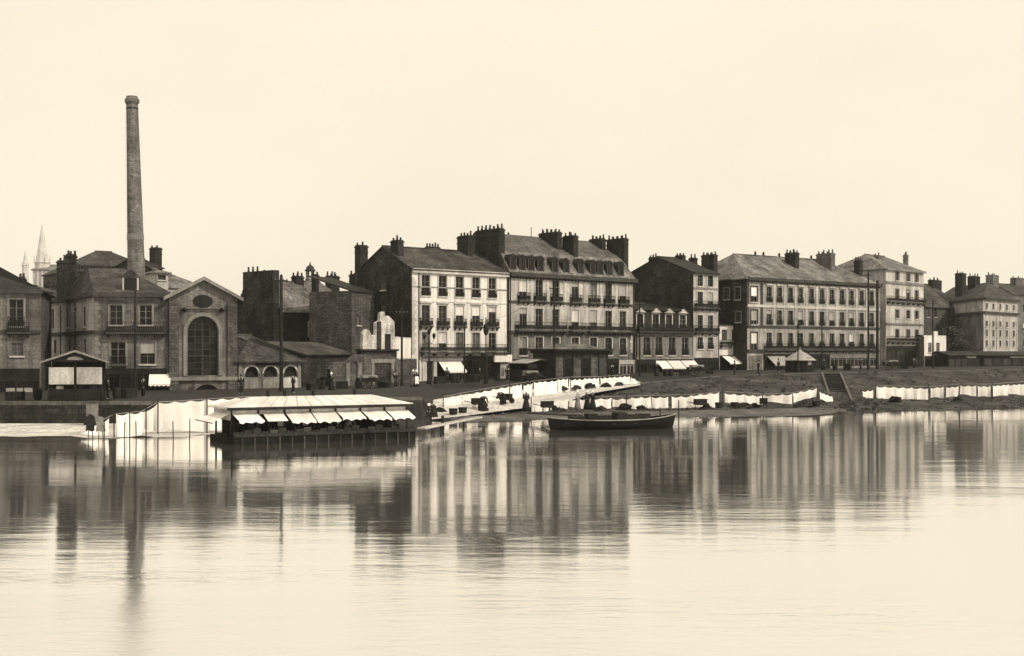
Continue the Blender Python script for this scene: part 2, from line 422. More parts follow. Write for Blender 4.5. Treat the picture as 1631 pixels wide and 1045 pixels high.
l.new(r3, ruf.inputs[0])
hh = wmath('ADD', wmath('MULTIPLY', wmath('MULTIPLY', r1, v=.039), ruf.outputs[0]), wmath('MULTIPLY', r2, v=.042))
sxy = n.new('ShaderNodeSeparateXYZ'); l.new(tc.outputs['Object'], sxy.inputs[0])
brz = n.new('ShaderNodeMapRange'); brz.interpolation_type = 'SMOOTHSTEP'; brz.inputs[1].default_value = 35; brz.inputs[2].default_value = 20; brz.inputs[3].default_value = 0; brz.inputs[4].default_value = 1
wob = wmath('ADD', sxy.outputs[1], wmath('MULTIPLY', r3, v=14)); l.new(wmath('ADD', wob, v=-7), brz.inputs[0])
r4 = wnoise(1.0, (1.6, 3.6, 1), 3, .6); hh = wmath('ADD', hh, wmath('MULTIPLY', wmath('MULTIPLY', r4, v=.024), brz.outputs[0]))
bp = n.new('ShaderNodeBump'); bp.inputs['Strength'].default_value = 1; bp.inputs['Distance'].default_value = .32; l.new(hh, bp.inputs['Height'])
gl = n.new('ShaderNodeBsdfGlossy'); gl.inputs['Roughness'].default_value = .06; gl.inputs['Color'].default_value = (.97, .965, .95, 1)
rgh = n.new('ShaderNodeMapRange'); rgh.inputs[3].default_value = .06; rgh.inputs[4].default_value = .22; l.new(brz.outputs[0], rgh.inputs[0]); l.new(rgh.outputs[0], gl.inputs['Roughness'])
df = n.new('ShaderNodeBsdfDiffuse'); df.inputs['Color'].default_value = (.50, .49, .46, 1)   # pale silt carried by the river
l.new(bp.outputs[0], gl.inputs['Normal'])
mx = n.new('ShaderNodeMixShader'); mx.inputs[0].default_value = .975
l.new(df.outputs[0], mx.inputs[1]); l.new(gl.outputs[0], mx.inputs[2]); l.new(mx.outputs[0], out.inputs['Surface'])
struct(MB().poly([(-900, -200, 0), (900, -200, 0), (900, 900, 0), (-900, 900, 0)]).build('river_water', wm), 'calm pale river reflecting the quay')

# (px, water edge d, foot d & z, coping d & z, facade d & z)
SH = [(-900, 92, 92.1, .0, 92.4, 1.7, 116, 1.75), (-60, 92, 92.1, .0, 92.4, 1.7, 116, 1.75), (140, 92, 92.1, .0, 92.4, 1.7, 116, 1.75), (380, 92, 92.1, .0, 92.4, 1.75, 119, 1.9),
      (560, 97, 97.1, .0, 97.6, 1.8, 135, 2.0), (672, 100, 100.1, 0., 100.6, 1.75, 141, 2.1), (690, 100, 102, .3, 112, 1.3, 143, 2.15), (735, 97, 103, .35, 117, 1.5, 146, 2.2), (850, 103, 110, .4, 124, 1.75, 152, 2.3),
      (905, 104, 111, .42, 126, 1.8, 156, 2.4), (1020, 106, 114, .45, 131, 2.1, 166, 2.65), (1150, 107, 117, .45, 139, 2.7, 174, 2.85), (1330, 109, 121, .5, 147, 2.95, 185, 2.95),
      (1400, 113, 126, .45, 150, 2.98, 196, 3.0), (1631, 120, 134, .45, 176, 3.0, 240, 3.0), (2400, 150, 168, .5, 215, 3.0, 300, 3.0)]
def row(i, zi=None, z=None):
    return [Vector((*P(s[0], s[i]), s[zi] if zi else z)) for s in SH]
def loft(name, rows, m, lo=0, hi=None, label=None):
    mb = MB(); rows = [r[lo:hi] for r in rows]; k = len(rows[0])
    for r in rows: mb.v += [tuple(v) for v in r]
    for j in range(len(rows) - 1):
        for i in range(k - 1): mb.f.append((j * k + i, j * k + i + 1, (j + 1) * k + i + 1, (j + 1) * k + i))
    return struct(mb.build(name, m), label)
cop, fac = row(4, 5), row(6, 7)
back = [Vector((v.x * 2000 / v.y, 2000, 3.2)) for v in fac]; back = [Vector((min(max(v.x, -2500), 2500), 2000, 3.2)) for v in back]
loft('ground', [cop, fac, back], PAVE, label='dark paved quay and the ground of the town behind')
wedge, foot = row(1, None, -.6), row(2, 3)
loft('quay_wall', [wedge, foot, cop], QWALL, 0, 6, 'dark stone quay wall on the left')
loft('shore_bank', [wedge, row(1, None, .08), foot, cop], BANK, 5, None, 'sloping river bank below the quay')
# pale cobbled ramp climbing from the water, laid just above the bank
def strip(name, pts_a, pts_b, m, label):
    mb = MB(); k = len(pts_a); mb.v = [tuple(v) for v in pts_a + pts_b]
    for i in range(k - 1): mb.f.append((i, i + 1, k + i + 1, k + i))
    return struct(mb.build(name, m), label)
def V(px, d, z): return Vector((*P(px, d), z))
strip('slipway', [V(688, 98.5, .10), V(740, 100, .30), V(800, 104, .52), V(860, 109, .72), V(905, 112, 1.0), V(940, 118, 1.50), V(1020, 128, 2.02)],
      [V(690, 110, 1.2), V(740, 115, 1.50), V(800, 119, 1.68), V(860, 124, 1.82), V(905, 127, 1.90), V(940, 129, 2.0), V(1020, 134, 2.25)], COBBLE, 'pale cobbled slipway climbing from the water to the quay')
# low gravel toe in front of the boats
strip('landing', [V(722, 95.5, .02), V(800, 97, .05), V(905, 99, .06), V(1075, 101.5, .06), V(1300, 105.5, .06), V(1350, 111.5, .05)],
      [V(740, 99.5, .30), V(800, 101, .34), V(905, 104, .36), V(1075, 107, .38), V(1300, 112.5, .40), V(1350, 112.5, .2)], mat('landing_gravel', .085, var=.4, scale=.5, grain=.5, gscale=3, streak=0), 'narrow gravel landing at the water')
# pale sand flat at the foot of the left quay wall
random.seed(3)
fl = [V(-500, 76, -.04)] + [V(-40 + 36 * k, 77 + random.uniform(-2.0, 2.6), -.04) for k in range(13)]
bk = [V(-500, 91.8, .16)] + [V(-40 + 36 * k, 91.8, .16) for k in range(13)]
strip('sand_flat', fl, bk, SAND, 'pale sand flat below the quay wall')
random.seed(5)
def scatter(name, label, m, count, lo, hi, tmax, smin, smax, weeds=False):
    mb = MB()
    for _ in range(count):
        i = random.randint(lo, hi - 1); u, t_ = random.random(), random.random() ** 1.3 * tmax
        a = foot[i].lerp(foot[i + 1], u); b = cop[i].lerp(cop[i + 1], u); w_ = Vector(row(1, None, .08)[i]).lerp(Vector(row(1, None, .08)[i + 1]), u)
        p = w_.lerp(a, t_ * 3) if t_ < .33 else a.lerp(b, (t_ - .33) / .67); r = random.uniform(smin, smax)
        if weeds:
            for k in range(5):
                g = Vector((random.uniform(-r, r), random.uniform(-r, r), 0)); mb.poly([p + g + Vector((-.05, 0, -.03)), p + g + Vector((.05, 0, -.03)), p + g * 1.6 + Vector((random.uniform(-.1, .1), 0, r * random.uniform(.8, 1.8)))])
        else:
            c = [p + Vector((r * x * random.uniform(.6, 1.3), r * y * random.uniform(.6, 1.3), r * z * random.uniform(.3, .8))) for x, y, z in ((1, 0, 0), (0, 1, 0), (-1, 0, 0), (0, -1, 0), (.2, .1, 1))]
            for k in range(4): mb.poly([c[k], c[(k + 1) % 4], c[4]])
    o = mb.build(name, m); o['kind'] = 'stuff'; o['label'] = label
scatter('bank_stones', 'loose pale stones strewn over the bank', mat('stones', .085, var=.5, scale=2, streak=0), 1000, 6, 14, 1., .06, .22)
scatter('bank_weeds', 'dark weeds and tufts growing on the bank', mat('weeds', .03, var=.5, scale=2, streak=0), 700, 10, 14, 1., .07, .2, True)
# coping stones along the quay edge, each a block of its own
cs_root = struct(MB().box(-.1, .1, -.1, .1, -.3, -.1).build('quay_edge', QWALL, None, T(cop[1] + Vector((0, 0, -.05)))), 'row of coping stones along the quay edge')
def coping_run(pts):
    for a, b in zip(pts[:-1], pts[1:]):
        Ln = (b - a).length; k = max(1, int(Ln / 1.6)); ang = math.atan2(b.y - a.y, b.x - a.x)
        sl = -math.atan2(b.z - a.z, (b - a).xy.length)
        me = cached(('cope', round(Ln / k, 2)), lambda: MB().box(.015, Ln / k - .015, -.1, .55, -.22, .06).mesh('coping_stone', COPE))
        for i in range(k):
            p = a.lerp(b, i / k); o = inst('coping_stone', me, cs_root, T(-(cop[1] + Vector((0, 0, -.05)))) @ T(p + Vector((0, 0, random.uniform(-.01, .02)))) @ Matrix.Rotation(ang, 4, 'Z') @ Matrix.Rotation(sl, 4, 'Y'))
coping_run(cop[1:6]); coping_run(cop[10:15])

# ------------------------------------------------------------------ buildings on the quay
def quoins(B, M, x, z0, z1, m=TRIM, w=.55, side=1, name='quoins'):
    mb = MB(); z = z0; k = 0
    while z + .42 < z1:
        ww = w if k % 2 else w * .65; a, b = (x, x + ww) if side > 0 else (x - ww, x)
        mb.box(a, b, -.05, -.004, z, z + .38); z += .42; k += 1
    return mb.build(name, m, B.root, M)
def pipe(B, M, x, z0, z1):
    return MB().tube((x, -.09, z0), (x, -.09, z1), .06, 6).build('drainpipe', IRON, B.root, M)

# --- white tenement (px 656-809)
B = Bld('tenement_house', 'white rendered five-bay tenement with slate roof and long balcony above dark shops', 'building', P(656, 141), P(809, 150), 2.2, 'tenement houses along the quay')
f, M, L = B.fr, B.I, B.L; D = 12.
ze = f.z(656, 427); zr = ze + 2.9
cols = [678, 705, 732, 758, 784]
w3 = grid(f, cols, [(438, 471, dict(guard=.85)), (486, 519, dict(lintel=TRIM)), (529, 558, dict())], 1.15, surround=TRIM)
for i, q in enumerate(w3):
    if i in (7, 8): q['blind'] = .45
    if i in (10, 12, 13): q['pane'] = CURT
facade(B, f, M, 0, L, -.8, ze, WHITE, w3)
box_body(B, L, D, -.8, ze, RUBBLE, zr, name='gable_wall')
for c in cols: x = f.x(c); balcony(B, M, x - .85, x + .85, f.z(678, 519), .45, .9)
balcony(B, M, f.x(669), f.x(805), f.z(678, 561), .8, .95)
band(B, M, 0, L, f.z(678, 458), .14, .06, TRIMG); band(B, M, 0, L, ze - .5, .5, .3, TRIM, 'cornice')
band(B, M, 0, L, f.z(678, 481), .12, .05, TRIM)
quoins(B, M, .02, 3, ze - .6, TRIM); pipe(B, M, .95, 0, ze - .3); pipe(B, M, L - .12, 0, ze - .3)
ridge_roof(B, L, D, ze, zr, SLATE)
z1 = f.z(678, 567)
shopfront(B, M, f.x(736), f.x(795), -.3, z1, 4)
shopfront(B, M, f.x(796), L - .1, -.3, z1 - .9, 2, fm=WOODP)
MB().box(f.x(784), L + .25, -.5, -.17, z1 - .75, z1 + .12).build('sign_board', CANVAS, B.root, M)
MB().box(f.x(680), f.x(689), -.05, -.01, -.3, z1 - .6).build('door', SHOP, B.root, M)
for a, b in ((672, 678), (690, 695)): MB().box(f.x(a), f.x(b), -.12, -.012, -.3, z1 - .1).build('pilaster', TRIM, B.root, M)
MB().box(f.x(696), f.x(735), -.06, -.012, -.3, z1 - .7).build('shop_window', GLASS, B.root, M)
MB().box(f.x(671), f.x(736), -.2, -.014, z1 - .6, z1 - .02).build('fascia', TRIMG, B.root, M)
awning(B, M, f.x(698), f.x(733), z1 - .62, 1.15, 1.3)
stack(B, 728, 754, 376, 404, 4.5, 7); stack(B, 757, 804, 366, 410, 1.6, 12); stack(B, 622, 643, 383, 405, 3.2, 4); chimney(B, 676, 702, 394, 400, D * .62, .6, 5)
chimney(B, 565, 586, 391, 440, D + .5, 1.2, 3)
# sparse windows of the dark gable
gf, gM = B.frame(f.a + f.n * D, f.a)
for px, a, b in ((613, 452, 462), (612, 488, 508)): window(B, gM @ T((0, -.26, 0)), gf.x(px), gf.z(px, b), gf.z(px, a), .8, frame=TRIMG)
W_BW = B

# --- long tenement with mansard (px 811-1010)
B = Bld('tenement_house', 'long seven-bay stone tenement with iron balconies, dormered mansard and massed chimneys', 'building', P(811, 150.3), P(1010, 165), 2.35, 'tenement houses along the quay')
f, M, L = B.fr, B.I, B.L; D = 13.
ze = f.z(811, 434)
cols = [833, 858.5, 885, 916, 945, 969, 992]
ws = grid(f, cols, [(444, 478), (491, 524), (537, 566, dict(guard=.9))], 1.25, surround=CREAM)
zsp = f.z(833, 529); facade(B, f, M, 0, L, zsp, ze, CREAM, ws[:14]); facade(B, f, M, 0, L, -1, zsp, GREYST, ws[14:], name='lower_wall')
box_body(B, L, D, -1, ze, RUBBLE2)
for c in cols: x = f.x(c); balcony(B, M, x - .95, x + .95, f.z(833, 479), .5, 1.0)
for a, b in ((820, 898), (905, 928), (934, 1006)): balcony(B, M, f.x(a), f.x(b), f.z(833, 526), .75, 1.05)
band(B, M, 0, L, f.z(833, 483), .3, .14, CORN); band(B, M, 0, L, f.z(833, 531), .35, .16, CORN, dent=True)
band(B, M, -.1, L + .25, ze - .45, .5, .55, CORN, 'cornice', True)
for c in (846, 872, 900, 931, 957, 981, 1003): x = f.x(c); MB().box(x - .22, x + .22, -.07, -.006, f.z(833, 486), ze - .7).build('pilaster', CREAM, B.root, M)
pipe(B, M, .15, 0, ze - .5); pipe(B, M, L - .2, 0, ze - .5)
quoins(B, M, L - .3, 3, ze - .6, CREAM, side=-1)
# mansard: steep dormered slope, then a shallow roof
zm = f.z(900, 407, 2.0); zt = f.z(900, 381, D / 2)
mb = MB(); t = .12
MB().slab([(-.05, -.2, ze), (L + .2, -.2, ze), (L - .6, 1.7, zm), (-.05, 1.7, zm)], t).build('mansard_slope', SLATEP, B.root); mb.slab([(-.05, 1.7, zm), (L - .6, 1.7, zm), (L - .6, D / 2, zt), (-.05, D / 2, zt)], t)
mb.slab([(-.05, D / 2, zt), (L - .6, D / 2, zt), (L, D + .2, ze), (-.05, D + .2, ze)], t); mb.poly([(L - .6, 1.7, zm - .1), (L - .6, D / 2, zt - .1), (L, D, ze), (L, 0, ze)]); mb.poly([(0, 0, ze), (0, 1.7, zm - .1), (0, D / 2, zt - .1), (0, D, ze)])
mb.build('roof', mat('mid_slate', .10, rough=.75, var=.35, streak=.35, grain=.55, pattern='v', psize=(.35, .16), pc=.5, spec=.1), B.root)
def dormer(B, x, y, z, w, h, roofm=SLATED, round_=True, fm=CORN):
    mb = MB(); mb.box(-w / 2, w / 2, 0, 1.6, 0, h)
    n = 8; k = [(-w / 2 - .1 + (w + .2) * i / n, h + (.5 * w if round_ else .45 * w) * (math.sin(math.pi * i / n) if round_ else 1 - abs(2 * i / n - 1))) for i in range(n + 1)]
    for (xa, za), (xb, zb) in zip(k[:-1], k[1:]): mb.poly([(xa, -.12, za), (xb, -.12, zb), (xb, 1.9, zb), (xa, 1.9, za)])
    mb.poly([(xx, -.11, zz) for xx, zz in k])
    o = mb.build('dormer', roofm, B.root, T((x, y, z)))
    MB().box(-w / 2 + .16, w / 2 - .16, -.03, -.005, .15, h - .05).build('pane', GLASS, o)
    fr = MB()
    for a, b in ((-w / 2, -w / 2 + .16), (w / 2 - .16, w / 2)): fr.box(a, b, -.07, -.006, 0, h)
    fr.box(-w / 2, w / 2, -.09, -.006, h, h + .12); fr.build('dormer_frame', fm, o)
for c in (818, 833, 847, 862, 885, 903, 926, 945, 957, 972, 990): dormer(B, f.x(c), .12, ze + .2, 1.1, 1.55, round_=c not in (903, 957))
stack(B, 858, 895, 371, 398, 3.2, 9); stack(B, 896, 921, 376, 425, 1.6, 4); stack(B, 938, 965, 381, 405, 4.2, 7); stack(B, 966, 1001, 381, 425, 1.6, 8); chimney(B, 806, 815, 374, 395, 6.5, .8, 1)
MB().tube((f.x(846, 6), 6, zt - .2), (f.x(846, 6), 6, f.z(846, 362, 6)), .05, 5).build('roof_mast', IRON, B.root)
z1 = f.z(833, 572)
shopfront(B, M, .2, f.x(880), -.4, z1, 5); shopfront(B, M, f.x(881), f.x(984), -.4, z1, 7)
shopfront(B, M, f.x(985), L - .1, -.4, z1 - .2, 2, fm=WOODP)
aw = awning(B, M, f.x(824), f.x(832), z1 - .5, 1.4, 1.6)

# --- low house with attic windows (px 1013-1104)
B = Bld('terrace_house', 'low four-bay house with pedimented attic windows and three white awnings', 'building', P(1012, 165.3), P(1104, 172), 2.6, 'tenement houses along the quay')
f, M, L = B.fr, B.I, B.L; D = 10.
zc = f.z(1013, 528); za = f.z(1013, 493)
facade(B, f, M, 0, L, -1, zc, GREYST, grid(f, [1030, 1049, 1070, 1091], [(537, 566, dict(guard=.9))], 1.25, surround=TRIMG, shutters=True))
aw_ = grid(f, [1022, 1047, 1068, 1090], [(500, 522, dict(guard=.6))], 1.15, surround=TRIM)
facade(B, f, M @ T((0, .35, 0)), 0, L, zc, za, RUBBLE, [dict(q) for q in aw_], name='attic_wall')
for q in aw_:
    x = q['x']; MB().poly([(x - .9, 0, q['z1'] + .22), (x + .9, 0, q['z1'] + .22), (x, 0, q['z1'] + .75)]).poly([(x - .95, -.1, q['z1'] + .22), (x - .95, .34, q['z1'] + .22), (x, .34, q['z1'] + .82), (x, -.1, q['z1'] + .82)]).poly([(x + .95, -.1, q['z1'] + .22), (x + .95, .34, q['z1'] + .22), (x, .34, q['z1'] + .82), (x, -.1, q['z1'] + .82)]).build('pediment', TRIM, B.root, M)
box_body(B, L, D, -1, za, RUBBLE)
MB().slab([(-.02, .1, za + .05), (L, .1, za + .05), (L, D, za + 1.6), (-.02, D, za + 1.6)], .12).build('roof', SLATED, B.root)
balcony(B, M, .2, L - .3, zc + .02, .5, .9); band(B, M, 0, L, zc - .5, .32, .3, CORN, 'cornice')
z1 = f.z(1013, 573); shopfront(B, M, .2, L - .15, -.4, z1, 6)
band(B, M, 0, L, z1 + .05, .22, .12, TRIMG)
for a, b in ((1049, 1066), (1067, 1088), (1089, 1111)): awning(B, M, f.x(a - 6), f.x(b - 6) - .05, z1 - .05, 1.05, 1.4)
pipe(B, M, .2, 0, zc)

# --- tall narrow house with the big dark gable (px 1104-1144)
B = Bld('narrow_house', 'tall narrow two-bay house with pale upper storeys and a blank dark gable', 'building', P(1104.3, 172.1), P(1144, 175.5), 2.75, 'tenement houses along the quay')
f, M, L = B.fr, B.I, B.L; D = 13.5
ze = f.z(1104, 433); zr = ze + 2.5
ws = grid(f, [1115, 1131.5], [(438, 456, dict(pane=GLASS)), (465, 488, dict(pane=GLASS)), (502, 526), (537, 556, dict(guard=.8))], 1.15, surround=TRIM)
facade(B, f, M, 0, L, -1, ze, CREAM, ws)
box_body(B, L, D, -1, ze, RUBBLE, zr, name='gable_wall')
ridge_roof(B, L, D, ze, zr, SLATED)
for py in (490, 529): balcony(B, M, .15, L - .15, f.z(1104, py), .55, .95)
band(B, M, 0, L, f.z(1104, 460), .22, .1, TRIMG); band(B, M, 0, L, f.z(1104, 494), .2, .1, CORN); band(B, M, 0, L, f.z(1104, 532), .2, .1, CORN); band(B, M, 0, L, ze - .3, .3, .35, CORN, 'cornice')
shopfront(B, M, .15, L - .15, -.4, f.z(1104, 570), 2)
for a, b, t_, o, dp, n_ in ((1033, 1048, 410, D - 1.3, 1.0, 4), (1075, 1092, 407, D * .45, 1.0, 4), (1097, 1111, 411, D * .5, .7, 2), (1117, 1143, 406, 2.2, .9, 6)): stack(B, a, b, t_, t_ + 22, o, n_)

# --- little white house set back in the gap (px 1147-1178)
B = Bld('cottage', 'small white two-window house squeezed between the narrow house and the long block', 'building', P(1145.5, 176.5), P(1179, 179), 2.85)
f, M, L = B.fr, B.I, B.L; ze = f.z(1147, 517)
facade(B, f, M, 0, L, -1, ze, WHITE, grid(f, [1154, 1170], [(525, 543, dict(pane=CURT))], 1.1))
box_body(B, L, 7, -1, ze, RUBBLE)
MB().slab([(-.1, -.2, ze + .05), (L + .1, -.2, ze + .05), (L + .1, 7, ze + .5), (-.1, 7, ze + .5)], .15).build('roof', SLATED, B.root)
balcony(B, M, .1, L - .1, f.z(1147, 550), .5, .8)
z1 = f.z(1147, 566); shopfront(B, M, .1, L - .1, -.4, z1, 2)
awning(B, M, f.x(1149), f.x(1176), z1 - .05, 1.0, 1.7)

# --- long block with pilasters (px 1190-1400)
B = Bld('long_block', 'long three-storey stone block with rows of close-set windows and a hipped slate roof', 'building', P(1190, 176), P(1401, 194), 2.9, 'tenement houses along the quay')
f, M, L = B.fr, B.I, B.L; D = 14.
ze = f.z(1190, 442)
cols = [1225, 1241.5, 1259, 1275, 1292.5, 1309, 1325, 1341, 1356, 1372, 1388]
ws = grid(f, cols, [(457, 481), (494, 517), (530, 552)], 1.1, surround=MATS.get('block_trim') or mat('block_trim', .36, soot=.3, var=.2), sill=False, pane=GLASS)
for q in ws: q['guard'] = .75
bl = grid(f, [1201], [(457, 481, dict(blind=.6)), (494, 517, dict(blind=.7, blindmat=CANVG)), (530, 558, dict(blind=.6))], 1.25, surround=CORN)
facade(B, f, M, 0, L, -1, ze, mat('block_stone', .36, soot=.3, var=.25, streak=.4, grain=.3, pattern='v', psize=(.9, .4), pc=.2), ws + bl)
sf, sM = B.frame(f.a + f.n * D, f.a)
sw = [dict(x=sf.x(c), z0=sf.z(c, b), z1=sf.z(c, a), w=1.0, surround=TRIMG) for c, a, b in ((1157, 459, 477), (1175, 458, 477), (1176, 497, 513))]
facade(B, sf, sM, 0, D, -1, ze, RUBBLE, sw, name='side_wall')
box_body(B, L, D, -1, ze, RUBBLE2, skipl=True)
band(B, M, 0, L, f.z(1225, 490), .38, .14, TRIM); band(B, M, 0, L, f.z(1225, 522), .3, .2, CORN); band(B, M, 0, L, f.z(1225, 561), .4, .22, CORN)
band(B, M, -.1, L + .1, ze - .4, .45, .5, CORN, 'cornice', True); band(B, M, 0, L, f.z(1225, 450), .18, .08, TRIM)
for c in (1190.8, 1213, 1233, 1250, 1267, 1284, 1301, 1317, 1333, 1348.5, 1364, 1380, 1397):
    x = f.x(c); MB().box(x - .25, x + .25, -.09, -.005, f.z(1225, 521), f.z(1225, 452)).build('pilaster', CREAM if c > 1214 else CORN, B.root, M)
for c in cols: x = f.x(c); MB().box(x - .7, x + .7, -.22, -.006, f.z(1225, 454.5), f.z(1225, 452.5)).build('hood', TRIM, B.root, M)
balcony(B, M, f.x(1217), f.x(1396), f.z(1225, 557), .6, .9)
ridge_roof(B, L, D, ze, f.z(1260, 411, D / 2), SLATEP, hipl=4.5, hipr=5)
stack(B, 1250, 1273, 403, 430, 3.5, 6); stack(B, 1300, 1330, 404, 430, 3.5, 6, STACKB); stack(B, 1360, 1374, 415, 432, 2.5, 4); chimney(B, 1395, 1402, 408, 425, 7, 1, 2, STACKB)
for c in (1203, 1216, 1241, 1292): x = f.x(c, 7); MB().lathe([(.2, -.1), (.16, .3), (.2, .32), (.1, .6)], 6).build('vent_cowl', POT, B.root, T((x, 7, f.z(1260, 411, 7) + .05)))
z1 = f.z(1225, 564)
shopfront(B, M, f.x(1216), f.x(1320), -.4, z1, 7)
shopfront(B, M, f.x(1321), f.x(1397), -.2, z1 - .1, 6, fm=TRIMG)
MB().box(f.x(1193), f.x(1213), -.08, -.01, -.3, z1 - .2).build('shop_panel', GREYST, B.root, M)
awning(B, M, f.x(1221), f.x(1248), z1 - .2, 1.3, 1.6, CANVG)

# --- pale five-storey house (px 1403-1472)
B = Bld('apartment_house', 'pale five-storey house with small paired windows and dark ground floor', 'building', P(1411, 199), P(1471, 208), 2.95, 'tenement houses along the quay')
f, M, L = B.fr, B.I, B.L; D = 11.; ze = f.z(1411, 427)
ws = grid(f, [1429, 1446.5, 1460], [(434, 447), (461, 476), (494, 507), (525, 538)], 1.1, surround=TRIMG)
facade(B, f, M, 0, L, -1, ze, mat('cream_render', .50, soot=.3, var=.18, streak=.35, grain=.25), ws)
sf, sM = B.frame(f.a + f.n * D, f.a)
facade(B, sf, sM, 0, D, -1, ze, CREAM, [], name='side_wall'); box_body(B, L, D, -1, ze, GREYST, skipl=True)
band(B, M, -.1, L + .1, ze - .3, .35, .4, TRIMG, 'cornice'); band(B, M, 0, L, f.z(1411, 451), .35, .2, TRIMG); band(B, M, 0, L, f.z(1411, 517), .3, .16, TRIMG)
for py in (480, 544): balcony(B, M, .2, L - .2, f.z(1411, py), .6, .9)
ridge_roof(B, L, D, ze, f.z(1430, 411, D / 2), SLATEP, hipl=3, hipr=3)
shopfront(B, M, .1, L - .1, -.3, f.z(1411, 551), 4, fascia=.8)
chimney(B, 1440, 1447, 406, 418, 5, .8, 3, STACKB)

# --- small white house (px 1474-1508)
B = Bld('cottage', 'low white house with stepped parapet beside the corner block at the far right', 'building', P(1472, 205), P(1507, 210), 3.0)
f, M, L = B.fr, B.I, B.L; ze = f.z(1474, 536)
facade(B, f, M, 0, L, -1, ze, WHITE, grid(f, [1481, 1494], [(546, 561, dict(pane=CURT))], 1.2))
box_body(B, L, 8, -1, ze, GREYST)
MB().box(L * .42, L * .62, .01, .3, ze, ze + .9).box(0, L, .02, .3, ze, ze + .2).build('parapet', WHITE, B.root)
MB().slab([(0, .3, ze + .1), (L, .3, ze + .1), (L, 8, ze + 1.4), (0, 8, ze + 1.4)], .15).build('roof', SLATED, B.root)
shopfront(B, M, .1, L - .1, -.4, f.z(1474, 567), 3)

# --- corner block at far right
B = Bld('corner_block', 'corner block at far right with a long blind flank and five-bay windowed front', 'building', P(1566, 232), P(1621, 245), 3.0)
f, M, L = B.fr, B.I, B.L
ze = f.z(1566, 474)
ws = grid(f, [1571.5, 1582, 1593, 1603.5, 1614.5], [(483, 492), (511, 520), (525, 536, dict(pane=GLASS)), (542, 552)], .95, surround=TRIM)
facade(B, f, M, 0, L, -1, ze, CREAM, ws)
back_pt = P(1480, 262)
sf, sM = B.frame(back_pt, f.a); D = sf.L
facade(B, sf, sM, 0, D, -1, ze, GREYST, [dict(x=sf.x(c), z0=sf.z(c, b), z1=sf.z(c, a), w=1.1) for c, a, b in ((1524, 482, 491), (1500, 516, 528), (1516, 512, 528), (1530, 512, 524))], name='flank_wall')
for g, gm, gl_ in ((f, M, L), (sf, sM, D)):
    band(B, gm, 0, gl_, ze - .35, .4, .5, CORN, 'cornice'); band(B, gm, 0, gl_, f.z(1566, 499), .4, .4, CORN)
    MB().box(0, gl_, -.03, -.006, f.z(1566, 499) + .4, ze - .36).build('frieze', CREAM, B.root, gm) if g is sf else None
for c in (1567, 1577, 1587.5, 1598, 1609, 1620): x = f.x(c); MB().box(x - .18, x + .18, -.1, -.004, f.z(1566, 555), f.z(1566, 503)).build('pilaster', TRIM, B.root, M)
q = f.b + (back_pt - f.a); c4 = [f.a, f.b, q, back_pt]; cen = sum(c4, Vector((0, 0))) / 4
rp = [B.loc((p.x + (p.x - cen.x) * .03, p.y + (p.y - cen.y) * .03, 0)) for p in c4]; rp = [(p[0], p[1], ze + .05) for p in rp]
zr = ze + 3.6
mid = lambda a, b, t: tuple(a[i] + (b[i] - a[i]) * t for i in range(3))
ra = mid(mid(rp[0], rp[1], .5), mid(rp[3], rp[2], .5), .22); rb = mid(mid(rp[0], rp[1], .5), mid(rp[3], rp[2], .5), .85)
ra = (ra[0], ra[1], zr); rb = (rb[0], rb[1], zr)
MB().slab([rp[0], rp[1], ra], .12).slab([rp[1], rp[2], rb, ra], .12).slab([rp[2], rp[3], rb], .12).slab([rp[3], rp[0], ra, rb], .12).build('roof', SLATE, B.root)
MB().poly([B.loc((f.b.x, f.b.y, 2)), B.loc((q.x, q.y, 2)), B.loc((q.x, q.y, 3 + ze)), B.loc((f.b.x, f.b.y, 3 + ze))]).build('far_wall', GREYST, B.root)
for a, b, t_, bt, o, dp, n_, m_ in ((1521, 1539, 436, 462, 9, 1.5, 3, BRICKM), (1541, 1561, 441, 466, 7.5, 1.5, 4, BRICKM), (1570, 1591, 439, 470, 4.5, 1.5, 3, STACKB)): chimney(B, a, b, t_, bt, o, dp, n_, m_)
B = Bld('row_house', 'grey slate-roofed house with a bunch of chimney pots behind the low white cottage', 'building', P(1471, 238), P(1532, 250), 3.0)
f, L = B.fr, B.L; ze = f.z(1474, 487); facade(B, f, B.I, 0, L, -1, ze, RUBBLE2, [dict(x=f.x(c), z0=f.z(c, 505), z1=f.z(c, 492), w=1.1) for c in (1478, 1490)]); box_body(B, L, 12, -1, ze, RUBBLE2, f.z(1500, 455, 6)); ridge_roof(B, L, 12, ze, f.z(1500, 455, 6), SLATE)
chimney(B, 1478, 1500, 447, 460, 5, 1.0, 5)
B = Bld('gabled_house', 'grey house with chimneys at the extreme right edge of the quay', 'building', P(1614, 275), P(1700, 285), 3.0)
f, M, L = B.fr, B.I, B.L; ze = f.z(1614, 468)
facade(B, f, M, 0, L, -1, ze, GREYST, grid(f, [1632, 1650, 1668, 1686], [(485, 497), (515, 527), (542, 553)], 1.1))
box_body(B, L, 10, -1, ze, GREYST, ze + 2.4)
ridge_roof(B, L, 10, ze, ze + 2.5, SLATE); chimney(B, 1609, 1631, 443, 465, 4.5, 1.5, 3, STACKB)

